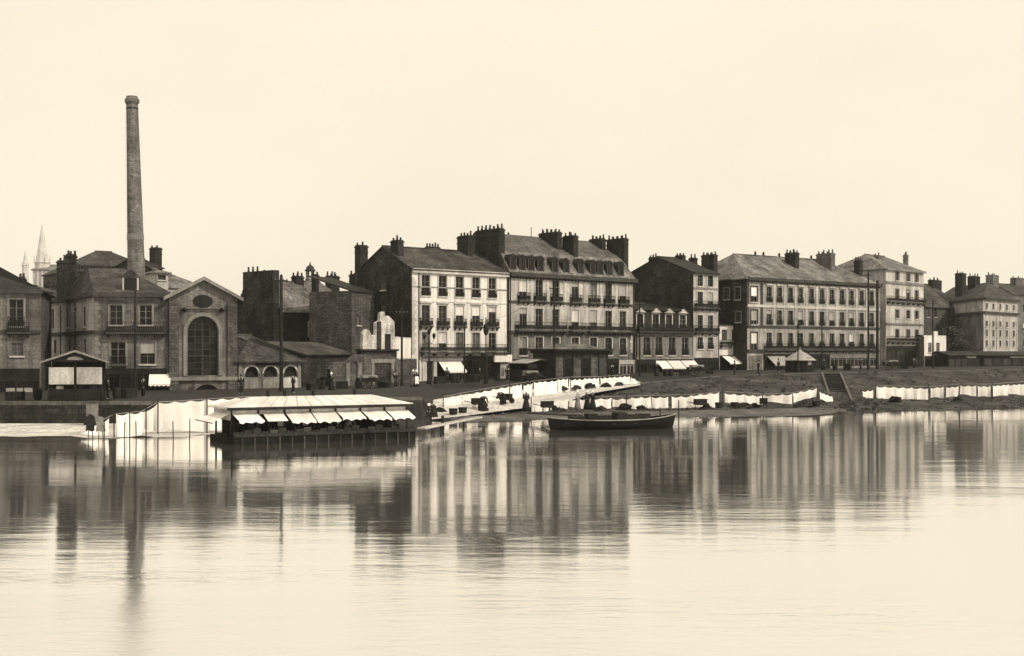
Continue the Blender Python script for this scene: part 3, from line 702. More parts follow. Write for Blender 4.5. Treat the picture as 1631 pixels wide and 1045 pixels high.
# ------------------------------------------------------------------ left end of the quay
# --- house cut by the left edge
B = Bld('quay_house', 'grey two-window house at the extreme left edge with shop panes coloured as if lit', 'building', P(-70, 113), P(65, 115), 1.75)
f, M, L = B.fr, B.I, B.L; D = 12.; ze = f.z(65, 462)
x = f.x
ws = [dict(x=x(26), z0=f.z(26, 520), z1=f.z(26, 477), w=1.25, surround=TRIMG, guard=.9), dict(x=x(27), z0=f.z(26, 567), z1=f.z(26, 546), w=1.05, pane=CURT), dict(x=x(-25), z0=f.z(26, 520), z1=f.z(26, 477), w=1.25, surround=TRIMG), dict(x=x(-25), z0=f.z(26, 567), z1=f.z(26, 546), w=1.05)]
facade(B, f, M, 0, L, -1, ze, GREYST, ws); box_body(B, L, D, -1, ze, RUBBLE2)
band(B, M, -.1, L + .2, ze - .35, .4, .45, CORN, 'cornice'); band(B, M, 0, L, f.z(26, 531), .3, .15, CORN)
ridge_roof(B, L, D, ze, ze + 2.5, SLATED, hipl=3, hipr=7)
balcony(B, M, x(12), x(48), f.z(26, 529), .6, .9)
z1 = f.z(26, 587); shopfront(B, M, .2, L - .1, -.4, z1, 7, fascia=1.2)
for a, b in ((10, 24), (27, 37), (39, 52)): MB().box(x(a), x(b), -.2, -.17, f.z(26, 633), f.z(26, 618)).build('painted_lit_pane', CANVG, B.root, M)  # opaque pale plates; the lit look of the glass is only their colour
chimney(B, 30, 40, 442, 462, 7, 1, 2)

# --- corner house beside the power house (front px 150-268, flank to px 75)
A, Bq, C = P(150, 116), P(267.5, 117.4), P(75, 134)
B = Bld('corner_house', 'three-storey stone corner house with hipped slate roof, next to the arched power house', 'building', A, Bq, 1.8)
f, M, L = B.fr, B.I, B.L; ze = f.z(150, 466)
Q = Bq + (C - A)
ws = [dict(x=f.x(c), z0=f.z(c, 518), z1=f.z(c, 486), w=1.15, surround=TRIMG, lintel=CORN, pane=GLASS) for c in (185, 232)] + [dict(x=f.x(c), z0=f.z(c, 580), z1=f.z(c, 545), w=w_, surround=TRIMG, **k) for c, w_, k in ((188, 1.35, {}), (235, 1.35, dict(blind=.5, blindmat=CANVG)))]
facade(B, f, M, 0, L, -1, ze, GREYST, ws)
sf, sM = B.frame(C, A)
sw = [dict(x=sf.x(c), z0=sf.z(c, 522 - (c - 107) * .06), z1=sf.z(c, 491 - (c - 107) * .06), w=1.2, pane=GLASS) for c in (84, 107, 134)] + [dict(x=sf.x(c), z0=sf.z(c, 563), z1=sf.z(c, 541), w=1.2) for c in (88, 110, 135)]
facade(B, sf, sM, 0, sf.L, -1, ze, CREAM, sw, name='flank_wall')
quoins(B, sM, sf.x(96), sf.z(96, 570), ze - .5, CORN); quoins(B, sM, sf.x(119), sf.z(119, 570), ze - .5, CORN); quoins(B, M, .02, 3, ze - .5, TRIMG)
for g, gm, gl_ in ((f, M, L), (sf, sM, sf.L)):
    band(B, gm, -.1, gl_ + .1, ze - .4, .42, .5, CORN, 'cornice'); band(B, gm, 0, gl_, f.z(150, 532), .35, .2, CORN)
balcony(B, M, f.x(170), f.x(262), f.z(150, 529), .7, .95); balcony(B, M, f.x(176), f.x(202), f.z(150, 581), .4, .8)
for a, b, n_ in ((Bq, Q, 'party_wall'), (Q, C, 'back_wall')): MB().poly([B.loc((*a, .8)), B.loc((*b, .8)), B.loc((*b, 1.8 + ze)), B.loc((*a, 1.8 + ze))]).build(n_, RUBBLE2, B.root)
c4 = [A, Bq, Q, C]; cen = sum(c4, Vector((0, 0))) / 4
rp = [B.loc((p.x + (p.x - cen.x) * .06, p.y + (p.y - cen.y) * .04, 0)) for p in c4]; rp = [(p[0], p[1], ze) for p in rp]
zr = f.z(200, 427, 8)
ra = mid(mid(rp[0], rp[3], .45), mid(rp[1], rp[2], .45), .25); rb = mid(mid(rp[0], rp[3], .45), mid(rp[1], rp[2], .45), .75)
ra, rb = (ra[0], ra[1], zr), (rb[0], rb[1], zr)
MB().slab([rp[0], rp[1], rb, ra], .14).slab([rp[1], rp[2], rb], .14).slab([rp[2], rp[3], ra, rb], .14).slab([rp[3], rp[0], ra], .14).build('roof', SLATE, B.root)
dormer(B, f.x(207), .6, ze + .15, 1.5, 1.3, SLATE, True, TRIM)
pipe(B, M, f.x(216), 0, ze)
z1 = f.z(150, 587); shopfront(B, M, .15, L - .1, -.4, z1, 6)
shopfront(B, sM, .15, sf.L - .1, -.4, z1, 5)
awning(B, M, f.x(238), f.x(272), z1 - .45, 1.0, 1.0)
chimney(B, 93, 106, 415, 462, 9, 1.2, 2); chimney(B, 107, 120, 405, 462, 11, 1.2, 3)

# --- arched power house (px 268-378)
B = Bld('power_house', 'gabled stone power house with one tall arched window and a round vent', 'building', P(268.5, 117.2), P(378, 119.5), 1.85)
f, M, L = B.fr, B.I, B.L; D = 22.
zl = f.z(268, 474); za = f.z(322, 446); xc = f.x(323)
x0, x1 = f.x(299.5), f.x(347); zs = f.z(323, 598); rr = (x1 - x0) / 2; zsp = f.z(323, 505) - rr
N = 20
xs = sorted(set([0, L, xc] + [xc - rr * math.cos(math.pi * k / N) for k in range(N + 1)]))
top = lambda q: zl + (za - zl) * (1 - abs(q - L / 2) / (L / 2))
arch = lambda q: zsp + math.sqrt(max(0, rr * rr - (q - xc) ** 2))
mb = MB()
for a, b in zip(xs[:-1], xs[1:]):
    if xc - rr - 1e-4 < (a + b) / 2 < xc + rr:
        mb.poly([(a, 0, -1), (b, 0, -1), (b, 0, zs), (a, 0, zs)]); mb.poly([(a, 0, arch(a)), (b, 0, arch(b)), (b, 0, top(b)), (a, 0, top(a))])
        mb.poly([(a, 0, arch(a)), (b, 0, arch(b)), (b, .5, arch(b)), (a, .5, arch(a))])
    else: mb.poly([(a, 0, -1), (b, 0, -1), (b, 0, top(b)), (a, 0, top(a))])
for q in (xc - rr, xc + rr): mb.poly([(q, 0, zs), (q, .5, zs), (q, .5, zsp), (q, 0, zsp)])
mb.poly([(xc - rr, 0, zs), (xc + rr, 0, zs), (xc + rr, .5, zs), (xc - rr, .5, zs)])
mb.build('front_wall', GREYST, B.root)
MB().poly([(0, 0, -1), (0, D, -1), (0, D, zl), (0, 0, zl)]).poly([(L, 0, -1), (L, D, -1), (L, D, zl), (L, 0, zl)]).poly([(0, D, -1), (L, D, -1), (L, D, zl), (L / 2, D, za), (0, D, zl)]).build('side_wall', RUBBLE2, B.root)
# window: bars and panes
w = MB(); nb = 4
for k in range(1, nb):
    q = xc - rr + 2 * rr * k / nb; w.box(q - (.07 if k == 2 else .03), q + (.07 if k == 2 else .03), .3, .38, zs, arch(q))
hz = [zs + (zsp + rr - zs) * k / 9 for k in range(1, 9)]
for z in hz:
    hw = rr if z < zsp else math.sqrt(max(.01, rr * rr - (z - zsp) ** 2)); t_ = .06 if abs(z - hz[2]) < .1 else .025
    w.box(xc - hw, xc + hw, .31, .37, z - t_, z + t_)
wo = w.build('window', CORN, B.root)
ga = [xc - rr + 2 * rr * k / nb for k in range(nb + 1)]
zz = [zs] + hz
for i in range(nb):
    for j in range(len(zz)):
        a, b = ga[i] + .03, ga[i + 1] - .03; z0 = zz[j] + .03; z1 = (zz[j + 1] if j + 1 < len(zz) else zsp + rr) - .03
        pts = [(a, .4, z0), (b, .4, z0)]
        for q in (b, (a + b) / 2, a): pts.append((q, .4, min(z1, arch(q))))
        if min(p[2] for p in pts[2:]) > z0 - .6: pts = [(p[0], p[1], max(p[2], z0)) for p in pts]; MB().poly(pts).build('pane', GLASS, wo)
# archivolt, keystone, pilasters, round vent
mb = MB(); ro, ri = rr * 1.3, rr * 1.06
for k in range(24):
    a, b = math.pi * k / 24, math.pi * (k + 1) / 24
    p = [(xc + q * math.cos(t_), zsp + q * math.sin(t_)) for t_, q in ((a, ri), (a, ro), (b, ro), (b, ri))]
    mb.poly([(u, -.16, v) for u, v in p]); mb.poly([(p[1][0], -.16, p[1][1]), (p[1][0], -.002, p[1][1]), (p[2][0], -.002, p[2][1]), (p[2][0], -.16, p[2][1])]); mb.poly([(p[0][0], -.16, p[0][1]), (p[0][0], -.002, p[0][1]), (p[3][0], -.002, p[3][1]), (p[3][0], -.16, p[3][1])])
mb.build('archivolt', TRIMG, B.root)
for q in (-1, 1): a, b = sorted((xc + q * ri, xc + q * ro)); MB().box(a, b, -.16, -.002, zs, zsp).build('pilaster', TRIMG, B.root)
for a, b in ((.05, .95), (L - .95, L - .05)): MB().box(a, b, -.25, -.004, -1, zl - .3).build('corner_pilaster', RUBBLE2, B.root)
zv = f.z(323, 480); mb = MB()
for k in range(16): a, b = math.pi * k / 8, math.pi * (k + 1) / 8; mb.poly([(xc, -.05, zv), (xc + .95 * math.cos(a), -.05, zv + .62 * math.sin(a)), (xc + .95 * math.cos(b), -.05, zv + .62 * math.sin(b))])
mb.build('vent', SHOP, B.root)
ti = MB().box(xc - 2.1, xc + 2.1, -.2, -.15, f.z(323, 494), f.z(323, 494) + .1)
for q in (-1.75, 1.75): ti.lathe([(.05, f.z(323, 497)), (.28, f.z(323, 494)), (.05, f.z(323, 490))], 8, (xc + q, -.22))
ti.build('tie_anchor', IRON, B.root)
band(B, M, 0, L, f.z(323, 606), .35, .3, TRIMG)
cul = MB(); ca, cb = f.x(303), f.x(356); zc0 = -.4; zc1 = f.z(323, 612)
pts = [(ca + (cb - ca) * k / 10, -.03, max(zc0, zc1 - 1.1 * ((k - 5) / 5) ** 2 * 1.0)) for k in range(11)]
cul.poly([(cb, -.03, zc0), (ca, -.03, zc0)] + pts).build('culvert', HULL, B.root)
oh = .5
for s, a, b in ((1, -oh, L / 2), (-1, L + oh, L / 2)):
    ze_ = top(0) - oh * (za - zl) / (L / 2)
    MB().slab([(a, -.45, ze_ + .2), (b, -.45, za + .2), (b, D + .3, za + .2), (a, D + .3, ze_ + .2)], .22).build('roof', SLATE, B.root)
    MB().slab([(a, -.62, ze_ + .32), (b, -.62, za + .32), (b, -.452, za + .32), (a, -.452, ze_ + .32)], .34).build('bargeboard', TRIMG, B.root)

# --- tall factory smokestack
d = 150.; s = F / d
zb = 2.0; sk = bpy.data.objects.new('factory_chimney', None); link(sk, None, T((*P(221.5, d), zb)))
tag(sk, 'tall tapering round brick factory chimney rising behind the corner house', 'chimney')
zt = ZW(166, d) - zb; lean = Matrix.Rotation(math.atan2(P(213.5, d).x - P(221.5, d).x, zt * .72), 4, 'Y')
r0, r1 = 32 / s / 2, 17.5 / s / 2
MB().lathe([(r0 * 1.02 + (r1 - r0) * t_, zt * t_) for t_ in [k / 24 for k in range(25)]], 28).build('shaft', STACKB, sk, lean, True)
MB().lathe([(r1 * .98, zt - .1), (r1 * 1.3, zt + .25), (r1 * 1.3, zt + .6), (r1 * 1.05, zt + .7), (r1 * 1.0, zt + .95), (r1 * .85, zt + .95)], 28).build('crown', STACKB, sk, lean)
for zz_, h_, m_ in ((ZW(383, d) - zb, .8, TRIMG), (ZW(160, d) - zb - 1.1, .2, BRICKM)):
    t_ = zz_ / zt; r_ = r0 * 1.02 + (r1 - r0) * t_; MB().lathe([(r_ + .01, zz_), (r_ + .04, zz_ + .05), (r_ + .02, zz_ + h_)], 28).build('band', m_, sk, lean)
rung = MB()
for k in range(70):
    t_ = .2 + .78 * k / 70; r_ = r0 * 1.02 + (r1 - r0) * t_; rung.box(-.2, .2, -r_ - .14, -r_ - .10, zt * t_, zt * t_ + .04)
rung.build('ladder', IRON, sk, lean @ Matrix.Rotation(R(-70), 4, 'Z'))

# --- houses behind the left end
def back_house(name, label, pa, da, pb, db, zb, pye, pyr, D, wall, roof, hipl=0, hipr=0, wins=(), chim=(), cat='building', ref=None, gable=True, wm_=1.1):
    B = Bld(name, label, cat, P(pa, da), P(pb, db), zb); f = B.fr; ze = f.z(pa, pye); zr = f.z((pa + pb) / 2, pyr, D / 2)
    ws = [dict(x=f.x(c), z0=f.z(c, b), z1=f.z(c, a), w=wm_, **k) for c, a, b, k in wins]
    facade(B, f, B.I, 0, B.L, -1, ze, wall, ws); box_body(B, B.L, D, -1, ze, wall, None if hipl or hipr else zr)
    ridge_roof(B, B.L, D, ze, zr, roof, hipl=hipl, hipr=hipr)
    for c in chim: chimney(B, *c)
    return B
B = back_house('warehouse', 'broad dark warehouse roof with small dormers behind the corner house', 118, 196, 262, 205, 2, 430, 402, 16, RUBBLE2, SLATE, 6, 6)
f = B.fr
for k in range(13): dormer(B, f.x(126 + 9.5 * k), .1, f.z(130, 430) - .1, .6, .75, SLATED, False)
B = back_house('tall_house', 'narrow dark house with a chimney wall just right of the smokestack', 236, 170, 259, 172, 2, 425, 414, 8, RUBBLE, SLATED, chim=((238, 258, 395, 425, 3, 1.2, 3),))
B = back_house('annex_house', 'pale little house end peeping between the smokestack and the power house', 250, 160, 268, 161, 2, 433, 429, 5, CREAM, SLATEP, 1.2, 1.2, wins=((258, 438, 446, {}),))
B = back_house('warehouse', 'pale slate roof of a hall seen over the power house', 240, 215, 332, 222, 2, 456, 421, 22, CREAM, SLATEP, 0, 8)
B = back_house('row_house', 'low house with five small chimney pots behind the left alley', 64, 170, 96, 174, 2, 463, 457, 8, GREYST, SLATE, chim=((70, 92, 454, 462, 3, .8, 5),))
B = back_house('far_house', 'pale far house with grey roof seen right of the power house', 372, 230, 408, 232, 2, 492, 474, 10, CREAM, SLATEP, wins=((384, 500, 511, {}), (397, 500, 511, {})), chim=((384, 394, 467, 478, 4, 1, 2),))

# --- cathedral far away
d = 900.; s = F / d
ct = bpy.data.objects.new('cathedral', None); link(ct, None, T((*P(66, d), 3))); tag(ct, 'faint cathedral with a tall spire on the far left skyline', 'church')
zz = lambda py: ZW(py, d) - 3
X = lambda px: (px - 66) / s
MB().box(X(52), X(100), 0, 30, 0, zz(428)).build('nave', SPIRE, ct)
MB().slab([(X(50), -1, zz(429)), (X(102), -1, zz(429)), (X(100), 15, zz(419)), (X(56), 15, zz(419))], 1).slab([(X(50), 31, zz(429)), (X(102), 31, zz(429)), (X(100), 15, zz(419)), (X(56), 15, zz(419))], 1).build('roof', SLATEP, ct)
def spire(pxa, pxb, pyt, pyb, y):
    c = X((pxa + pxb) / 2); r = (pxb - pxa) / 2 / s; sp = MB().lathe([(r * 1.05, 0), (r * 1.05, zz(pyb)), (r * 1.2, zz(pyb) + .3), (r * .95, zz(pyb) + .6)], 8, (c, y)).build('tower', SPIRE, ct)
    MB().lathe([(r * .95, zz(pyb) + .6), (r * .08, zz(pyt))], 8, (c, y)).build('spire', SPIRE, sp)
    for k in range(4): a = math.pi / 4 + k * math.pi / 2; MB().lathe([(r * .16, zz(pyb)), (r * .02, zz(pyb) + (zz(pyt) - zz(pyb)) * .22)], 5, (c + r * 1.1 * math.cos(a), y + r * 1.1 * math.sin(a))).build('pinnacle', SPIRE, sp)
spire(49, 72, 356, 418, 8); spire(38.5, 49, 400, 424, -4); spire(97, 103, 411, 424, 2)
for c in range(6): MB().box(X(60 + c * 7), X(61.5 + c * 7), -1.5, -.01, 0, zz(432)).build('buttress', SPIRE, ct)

# ------------------------------------------------------------------ middle of the quay: market shed, rubble houses, yard
B = Bld('market_hall', 'low market hall with three round arches under a hipped roof', 'building', P(379, 119.6), P(479, 123), 1.95)
f, M, L = B.fr, B.I, B.L; D = 9.; ze = f.z(379, 573)
hs = []
arcs = [(f.x(390.5), f.x(411)), (f.x(420), f.x(442)), (f.x(452.5), f.x(473))]
zs_, zt_ = f.z(379, 601), f.z(379, 584)
N = 10; xs = [0, L]
for a, b in arcs: c, r = (a + b) / 2, (b - a) / 2; xs += [c - r * math.cos(math.pi * k / N) for k in range(N + 1)]
xs = sorted(xs); mb = MB()
def arc_top(q):
    for a, b in arcs:
        c, r = (a + b) / 2, (b - a) / 2
        if a - 1e-5 <= q <= b + 1e-5: return zt_ - r + math.sqrt(max(0, r * r - (q - c) ** 2))
    return None
for a, b in zip(xs[:-1], xs[1:]):
    m_ = (a + b) / 2
    if any(p < m_ < q for p, q in arcs):
        mb.poly([(a, 0, -1), (b, 0, -1), (b, 0, zs_), (a, 0, zs_)]); mb.poly([(a, 0, arc_top(a)), (b, 0, arc_top(b)), (b, 0, ze), (a, 0, ze)])
        mb.poly([(a, 0, arc_top(a)), (b, 0, arc_top(b)), (b, .4, arc_top(b)), (a, .4, arc_top(a))])
    else: mb.poly([(a, 0, -1), (b, 0, -1), (b, 0, ze), (a, 0, ze)])
for a, b in arcs:
    mb.poly([(a, 0, zs_), (b, 0, zs_), (b, .4, zs_), (a, .4, zs_)])
    for q in (a, b): mb.poly([(q, 0, zs_), (q, .4, zs_), (q, .4, arc_top(q)), (q, 0, arc_top(q))])
mb.build('front_wall', GREYST, B.root)
for a, b in arcs:
    r = (b - a) / 2; c = (a + b) / 2; zc = zt_ - r; mb = MB()
    for k in range(12):
        p, q = math.pi * k / 12, math.pi * (k + 1) / 12
        mb.poly([(c + i * math.cos(t_), -.06, zc + i * math.sin(t_)) for t_, i in ((p, r * 1.01), (p, r * 1.22), (q, r * 1.22), (q, r * 1.01))])
    mb.build('arch_ring', TRIM, B.root); MB().box(a, b, .38, .42, zs_, zt_).build('pane', SHOP, B.root)
    MB().box(a - .1, b + .1, -.1, -.004, zs_ - 1.5, zs_ - .1).build('counter_panel', TRIMG if c < L * .7 else TRIM, B.root)
MB().box(f.x(407), f.x(447), -.2, -.02, ze - .55, ze - .02).build('sign_board', SHOP, B.root)
box_body(B, L, D, -1, ze, GREYST); ridge_roof(B, L, D, ze, f.z(400, 534, D / 2), SLATE, oh=.5, hipl=3, hipr=5.5)
for xx in (.02, L - .35): MB().box(xx, xx + .33, -.15, -.004, -1, ze - .1).build('pier', TRIMG, B.root)

B = Bld('rubble_house', 'dark rubble house with a big chimney gable and pale slate roof behind the market hall', 'building', P(450, 146), P(521, 151), 2.0)
f, M, L = B.fr, B.I, B.L; D = 11.; ze = f.z(450, 494); zr = f.z(480, 450, D / 2)
facade(B, f, M, 0, L, -1, ze, RUBBLE, [dict(x=f.x(497), z0=f.z(497, 535), z1=f.z(497, 514), w=1.0, surround=TRIM)])
box_body(B, L, D, -1, ze, RUBBLE, zr, name='gable_wall'); ridge_roof(B, L, D, ze, zr, SLATEP)
gx = f.x(452)
mb = MB().box(-.9, -.02, .6, 6.6, 0, f.z(450, 436, D / 2)); mb.build('chimney_wall', RUBBLE, B.root)
for k in range(3): inst('chimney_pot', cached(('pot', .6), lambda: MB().lathe([(.14, 0), (.10, .48), (.13, .5), (.13, .6)], 7).mesh('chimney_pot', POT)), B.root, T((-.5, 4.2 + k * .9, f.z(450, 436, D / 2))))
band(B, M, 0, L, ze - .3, .3, .2, CORN, 'cornice'); quoins(B, M, L - .02, 3, ze - .4, TRIM, side=-1)
chimney(B, 464, 484, 440, 456, 5, 1, 4); chimney(B, 497, 508, 437, 480, 2.5, .9, 2)
B = back_house('rear_house', 'lower wall of a house with pale-edged gable, behind the market hall', 400, 149, 449, 150, 2, 470, 452, 9, RUBBLE, SLATE, wins=((437, 482, 491, {}),), chim=((413, 428, 437, 455, 5, 1, 3),))
B = back_house('yard_house', 'stone house with pale quoined windows, right of the dark rubble house', 521.5, 153, 564, 157, 2, 487, 452, 12, RUBBLE2, SLATEP, wins=((532, 491, 503, dict(surround=TRIM)), (533, 512, 535, dict(surround=TRIM)), (555, 495, 515, dict(surround=TRIM)), (556, 532, 543, dict(surround=TRIM))), chim=((518, 541, 440, 458, 6.5, 1, 5),))
quoins(B, B.I, .02, 3, B.fr.z(521, 490), TRIM, .5); quoins(B, B.I, B.fr.x(543), 3, B.fr.z(543, 490), TRIM, .5)
# roof lantern (bell turret)
d = 170.; s = F / d; lt = bpy.data.objects.new('bell_turret', None); link(lt, None, T((*P(494, d), ZW(452, d)))); tag(lt, 'little open bell turret with domed top on the skyline behind the chimneys', 'turret')
h_ = 32 / s; MB().lathe([(.62, -4), (.62, .5), (.7, .55), (.7, .7)], 8).build('base', TRIMG, lt)
for k in range(6): a = k * math.pi / 3; MB().tube((.5 * math.cos(a), .5 * math.sin(a), .7), (.5 * math.cos(a), .5 * math.sin(a), h_ * .62), .09, 5).build('column', TRIMG, lt)
MB().lathe([(.75, h_ * .62), (.75, h_ * .68), (.6, h_ * .72), (.5, h_ * .84), (.12, h_ * .95), (.03, h_ * 1.1)], 10).build('dome', CORN, lt)

# lean-to, derelict walls and the yard wall in front of the white tenement's gable
B = Bld('lean_to', 'dark lean-to shed with sloping roof beside the market hall', 'shed', P(481, 124), P(562, 135), 1.95)
f, M, L = B.fr, B.I, B.L; z0, z1 = f.z(481, 562), f.z(520, 545, 4)
facade(B, f, M, 0, L, -1, z0, RUBBLE, [dict(x=f.x(522), z0=f.z(522, 603), z1=f.z(522, 588), w=.6, pane=CANVG, sill=False)]); box_body(B, L, 4.5, -1, z0, RUBBLE)
MB().slab([(-.1, -.35, z0 - .1), (L + .1, -.35, z0 - .1), (L + .1, 4.5, z1), (-.1, 4.5, z1)], .14).build('roof', SLATE, B.root)
B = Bld('narrow_house', 'slim grey rubble house end standing before the white tenement gable', 'building', P(560, 141), P(596, 145), 2.0)
f, M, L = B.fr, B.I, B.L; z1 = f.z(560, 442)
facade(B, f, M, 0, L, -1, z1 - 1.5, RUBBLE2, [dict(x=f.x(571), z0=f.z(571, 518), z1=f.z(571, 503), w=.7)]); box_body(B, L, 6, -1, z1 - 1.5, RUBBLE2)
MB().slab([(-.1, -.2, z1 - 1.5), (L + .1, -.2, z1 - 1.5), (L + .1, 6.2, z1 + .4), (-.1, 6.2, z1 + .4)], .15).build('roof', SLATED, B.root)
chimney(B, 556, 570, 437, 455, 3, .9, 2)
# ragged white wall of a pulled-down house
dw = Bld('ruined_wall', 'ragged white plaster wall left from a demolished house, against the dark gable', 'wall', P(578, 133), P(656, 138.5), 2.05)
f, L = dw.fr, dw.L
prof = [(578, 531), (583, 524), (589, 527), (592, 535), (598, 533), (599, 514), (605, 511), (606, 498), (612, 496), (613.5, 505), (619, 503), (625, 509), (628, 512), (629, 536), (640, 537), (655, 538)]
mb = MB(); pts = [f.hit(a, b) for a, b in prof]
for (xa, za_), (xb, zb_) in zip(pts[:-1], pts[1:]):
    mb.poly([(xa, 0, -.8), (xb, 0, -.8), (xb, 0, zb_), (xa, 0, za_)]); mb.poly([(xa, .4, -.8), (xb, .4, -.8), (xb, .4, zb_), (xa, .4, za_)]); mb.poly([(xa, 0, za_), (xb, 0, zb_), (xb, .4, zb_), (xa, .4, za_)])
mb.poly([(pts[0][0], 0, -.8), (pts[0][0], .4, -.8), (pts[0][0], .4, pts[0][1]), (pts[0][0], 0, pts[0][1])]); mb.poly([(pts[-1][0], 0, -.8), (pts[-1][0], .4, -.8), (pts[-1][0], .4, pts[-1][1]), (pts[-1][0], 0, pts[-1][1])])
mb.build('wall', mat('old_plaster', .5, var=.45, scale=.8, streak=.4, grain=.35), dw.root)
a, b = f.hit(613, 557), f.hit(622, 532); MB().box(a[0], b[0], -.05, -.01, a[1], b[1]).build('doorway', SHOP, dw.root)
a, b = f.hit(600, 560), f.hit(606, 512); MB().box(a[0], b[0], -.12, -.01, a[1], b[1]).build('flue_scar', RUBBLE, dw.root)
a, b = f.hit(629, 571), f.hit(654, 540); MB().box(a[0], b[0], -.06, -.01, a[1], b[1]).build('hoarding', CANVAS, dw.root)
yw = Bld('yard_wall', 'old grey yard wall with a blocked pale-framed gateway', 'wall', P(526, 126), P(664, 137), 1.95)
f, L = yw.fr, yw.L; zt = f.z(526, 577)
pts = [(0, zt - .7), (f.x(536), zt), (f.x(555), zt + .1), (f.x(568), zt + .85), (f.x(590), zt + .7), (f.x(620), zt + .75), (f.x(637), zt + .2), (L, zt + .3)]
mb = MB()
for (xa, za_), (xb, zb_) in zip(pts[:-1], pts[1:]):
    mb.poly([(xa, 0, -.8), (xb, 0, -.8), (xb, 0, zb_), (xa, 0, za_)]); mb.poly([(xa, .5, -.8), (xb, .5, -.8), (xb, .5, zb_), (xa, .5, za_)]); mb.poly([(xa, 0, za_), (xb, 0, zb_), (xb, .5, zb_), (xa, .5, za_)])
mb.build('wall', RUBBLE2, yw.root)
g0, g1 = f.x(591), f.x(627); zg = f.z(600, 578)
gp = MB().box(g0, g0 + .45, -.1, -.004, -.6, zg); gp.box(g1 - .45, g1, -.1, -.004, -.6, zg); gp.box(g0 - .1, g1 + .1, -.12, -.004, zg + .004, zg + .4); gp.build('gate_surround', TRIMG, yw.root)
MB().box(g0 + .46, g1 - .46, -.03, -.006, -.6, zg - .02).build('gate_infill', RUBBLE, yw.root)
for a, b in ((551, 557), (570, 576)): MB().box(f.x(a), f.x(b), -.06, -.004, -.6, zt - .1).build('pier', TRIMG, yw.root)
B = Bld('outhouse', 'dark flat-roofed outhouse between the ruined wall and the yard wall', 'shed', P(575, 132), P(632, 136.5), 2.0)
f, L = B.fr, B.L; z1 = f.z(575, 559); facade(B, f, B.I, 0, L, -1, z1, RUBBLE, []); box_body(B, L, .7, -1, z1, RUBBLE); MB().box(-.15, L + .15, -.2, .75, z1 + .005, z1 + .2).build('roof', SLATED, B.root)

# ------------------------------------------------------------------ kiosks, sheds
def thing(name, label, cat, p, rz=0, group=None):
    o = bpy.data.objects.new(name, None); link(o, None, T(p) @ Matrix.Rotation(rz, 4, 'Z')); tag(o, label, cat, group); return o
# gabled stand with two white blinds at the left quay edge
B = Bld('market_stand', 'dark gabled timber stand with two white canvas blinds on the left quay edge', 'kiosk', P(76, 94), P(164, 95), 1.72)
f, L = B.fr, B.L; D = 3.2; ze = f.z(120, 576); za = f.z(114, 559)
fl_ = MB().box(0, L, .0, D, 0, .9); fl_.build('counter', SHOP, B.root); MB().box(.05, L - .05, D - .1, D, .9, ze).build('back_panel', SHOP, B.root)
for xx in (0, L / 2 - .06, L - .12): MB().box(xx, xx + .12, -.1, .02, 0, ze).build('post', WOOD, B.root)
for xx in (0, L - .12): MB().box(xx, xx + .12, D - .2, D - .1, 0, ze).build('post', WOOD, B.root)
for s_, a in ((1, -.5), (-1, L + .5)): MB().slab([(a, -.5, ze - .05), (L / 2, -.5, za), (L / 2, D + .3, za), (a, D + .3, ze - .05)], .1).build('roof', SLATE, B.root); MB().slab([(a, -.58, ze + .02), (L / 2, -.58, za + .07), (L / 2, -.502, za + .07), (a, -.502, ze + .02)], .16).build('bargeboard', TRIMG, B.root)
MB().poly([(-.4, -.3, ze - .02), (L + .4, -.3, ze - .02), (L / 2, -.3, za - .12)]).build('gable_board', SHOP, B.root)
pl = MB(); pl.poly([(L / 2 + .55 * math.cos(t_) * 1.1, -.34, ze + .12 + .28 * math.sin(t_)) for t_ in [math.pi * k / 8 for k in range(9)]]).build('plaque', TRIMG, B.root)
for a, b in ((.1, L / 2 - .1), (L / 2 + .1, L - .05)):
    MB().box(a, b, -.22, -.18, f.z(120, 612), f.z(120, 585)).build('blind', mat('worn_canvas', .46, soot=.25, var=.2, streak=.3, grain=.2), B.root)
for k, a in enumerate((.6, 2.0, 3.0)): MB().box(a, a + .5, .1, .5, .905, 1.15).build('crate', WOODP if k == 0 else SHOPP, B.root)
# eight-sided pavilion before the long tenement
B = Bld('quay_pavilion', 'dark timber pavilion with flat cornice and low curved pediment, before the long tenement', 'kiosk', P(884, 141), P(967, 146), 2.3)
f, L = B.fr, B.L; ze = f.z(884, 556); D = 4.
MB().box(0, L, 0, D, -.5, ze - .5).build('wall', SHOPP, B.root)
MB().box(-.5, L + .5, -.6, D + .5, ze - .18, ze).box(-.2, L + .2, -.25, D + .2, ze - .5, ze - .182).build('cornice', SHOP, B.root)
n_ = 12; k = [(L * .12 + L * .76 * i / n_, ze + .55 * math.sin(math.pi * i / n_) ** 1.3) for i in range(n_ + 1)]
mb = MB()
for (xa, za_), (xb, zb_) in zip(k[:-1], k[1:]): mb.poly([(xa, -.4, za_ + .02), (xb, -.4, zb_ + .02), (xb, D, zb_ + .1), (xa, D, za_ + .1)])
mb.poly([(a, -.4, b + .02) for a, b in k]); mb.build('roof', SLATEP, B.root)
for i in range(7): xx = L * i / 6; MB().box(xx - .08, xx + .08, -.09, -.004, -.5, ze - .5).build('post', SHOP, B.root)
for i in range(6):
    if i in (1, 3, 5): MB().box(L * i / 6 + .12, L * (i + 1) / 6 - .12, -.03, -.003, .4, ze - 1.1).build('pane', CURT if i == 5 else GLASS, B.root)
    else: MB().box(L * i / 6 + .12, L * (i + 1) / 6 - .12, -.03, -.003, .2, ze - 1.0).build('panel', RUBBLE2, B.root)
B = Bld('market_stand', 'low dark stand with a shallow pale gable roof, left of the timber pavilion', 'kiosk', P(838, 141), P(880, 143.5), 2.25)
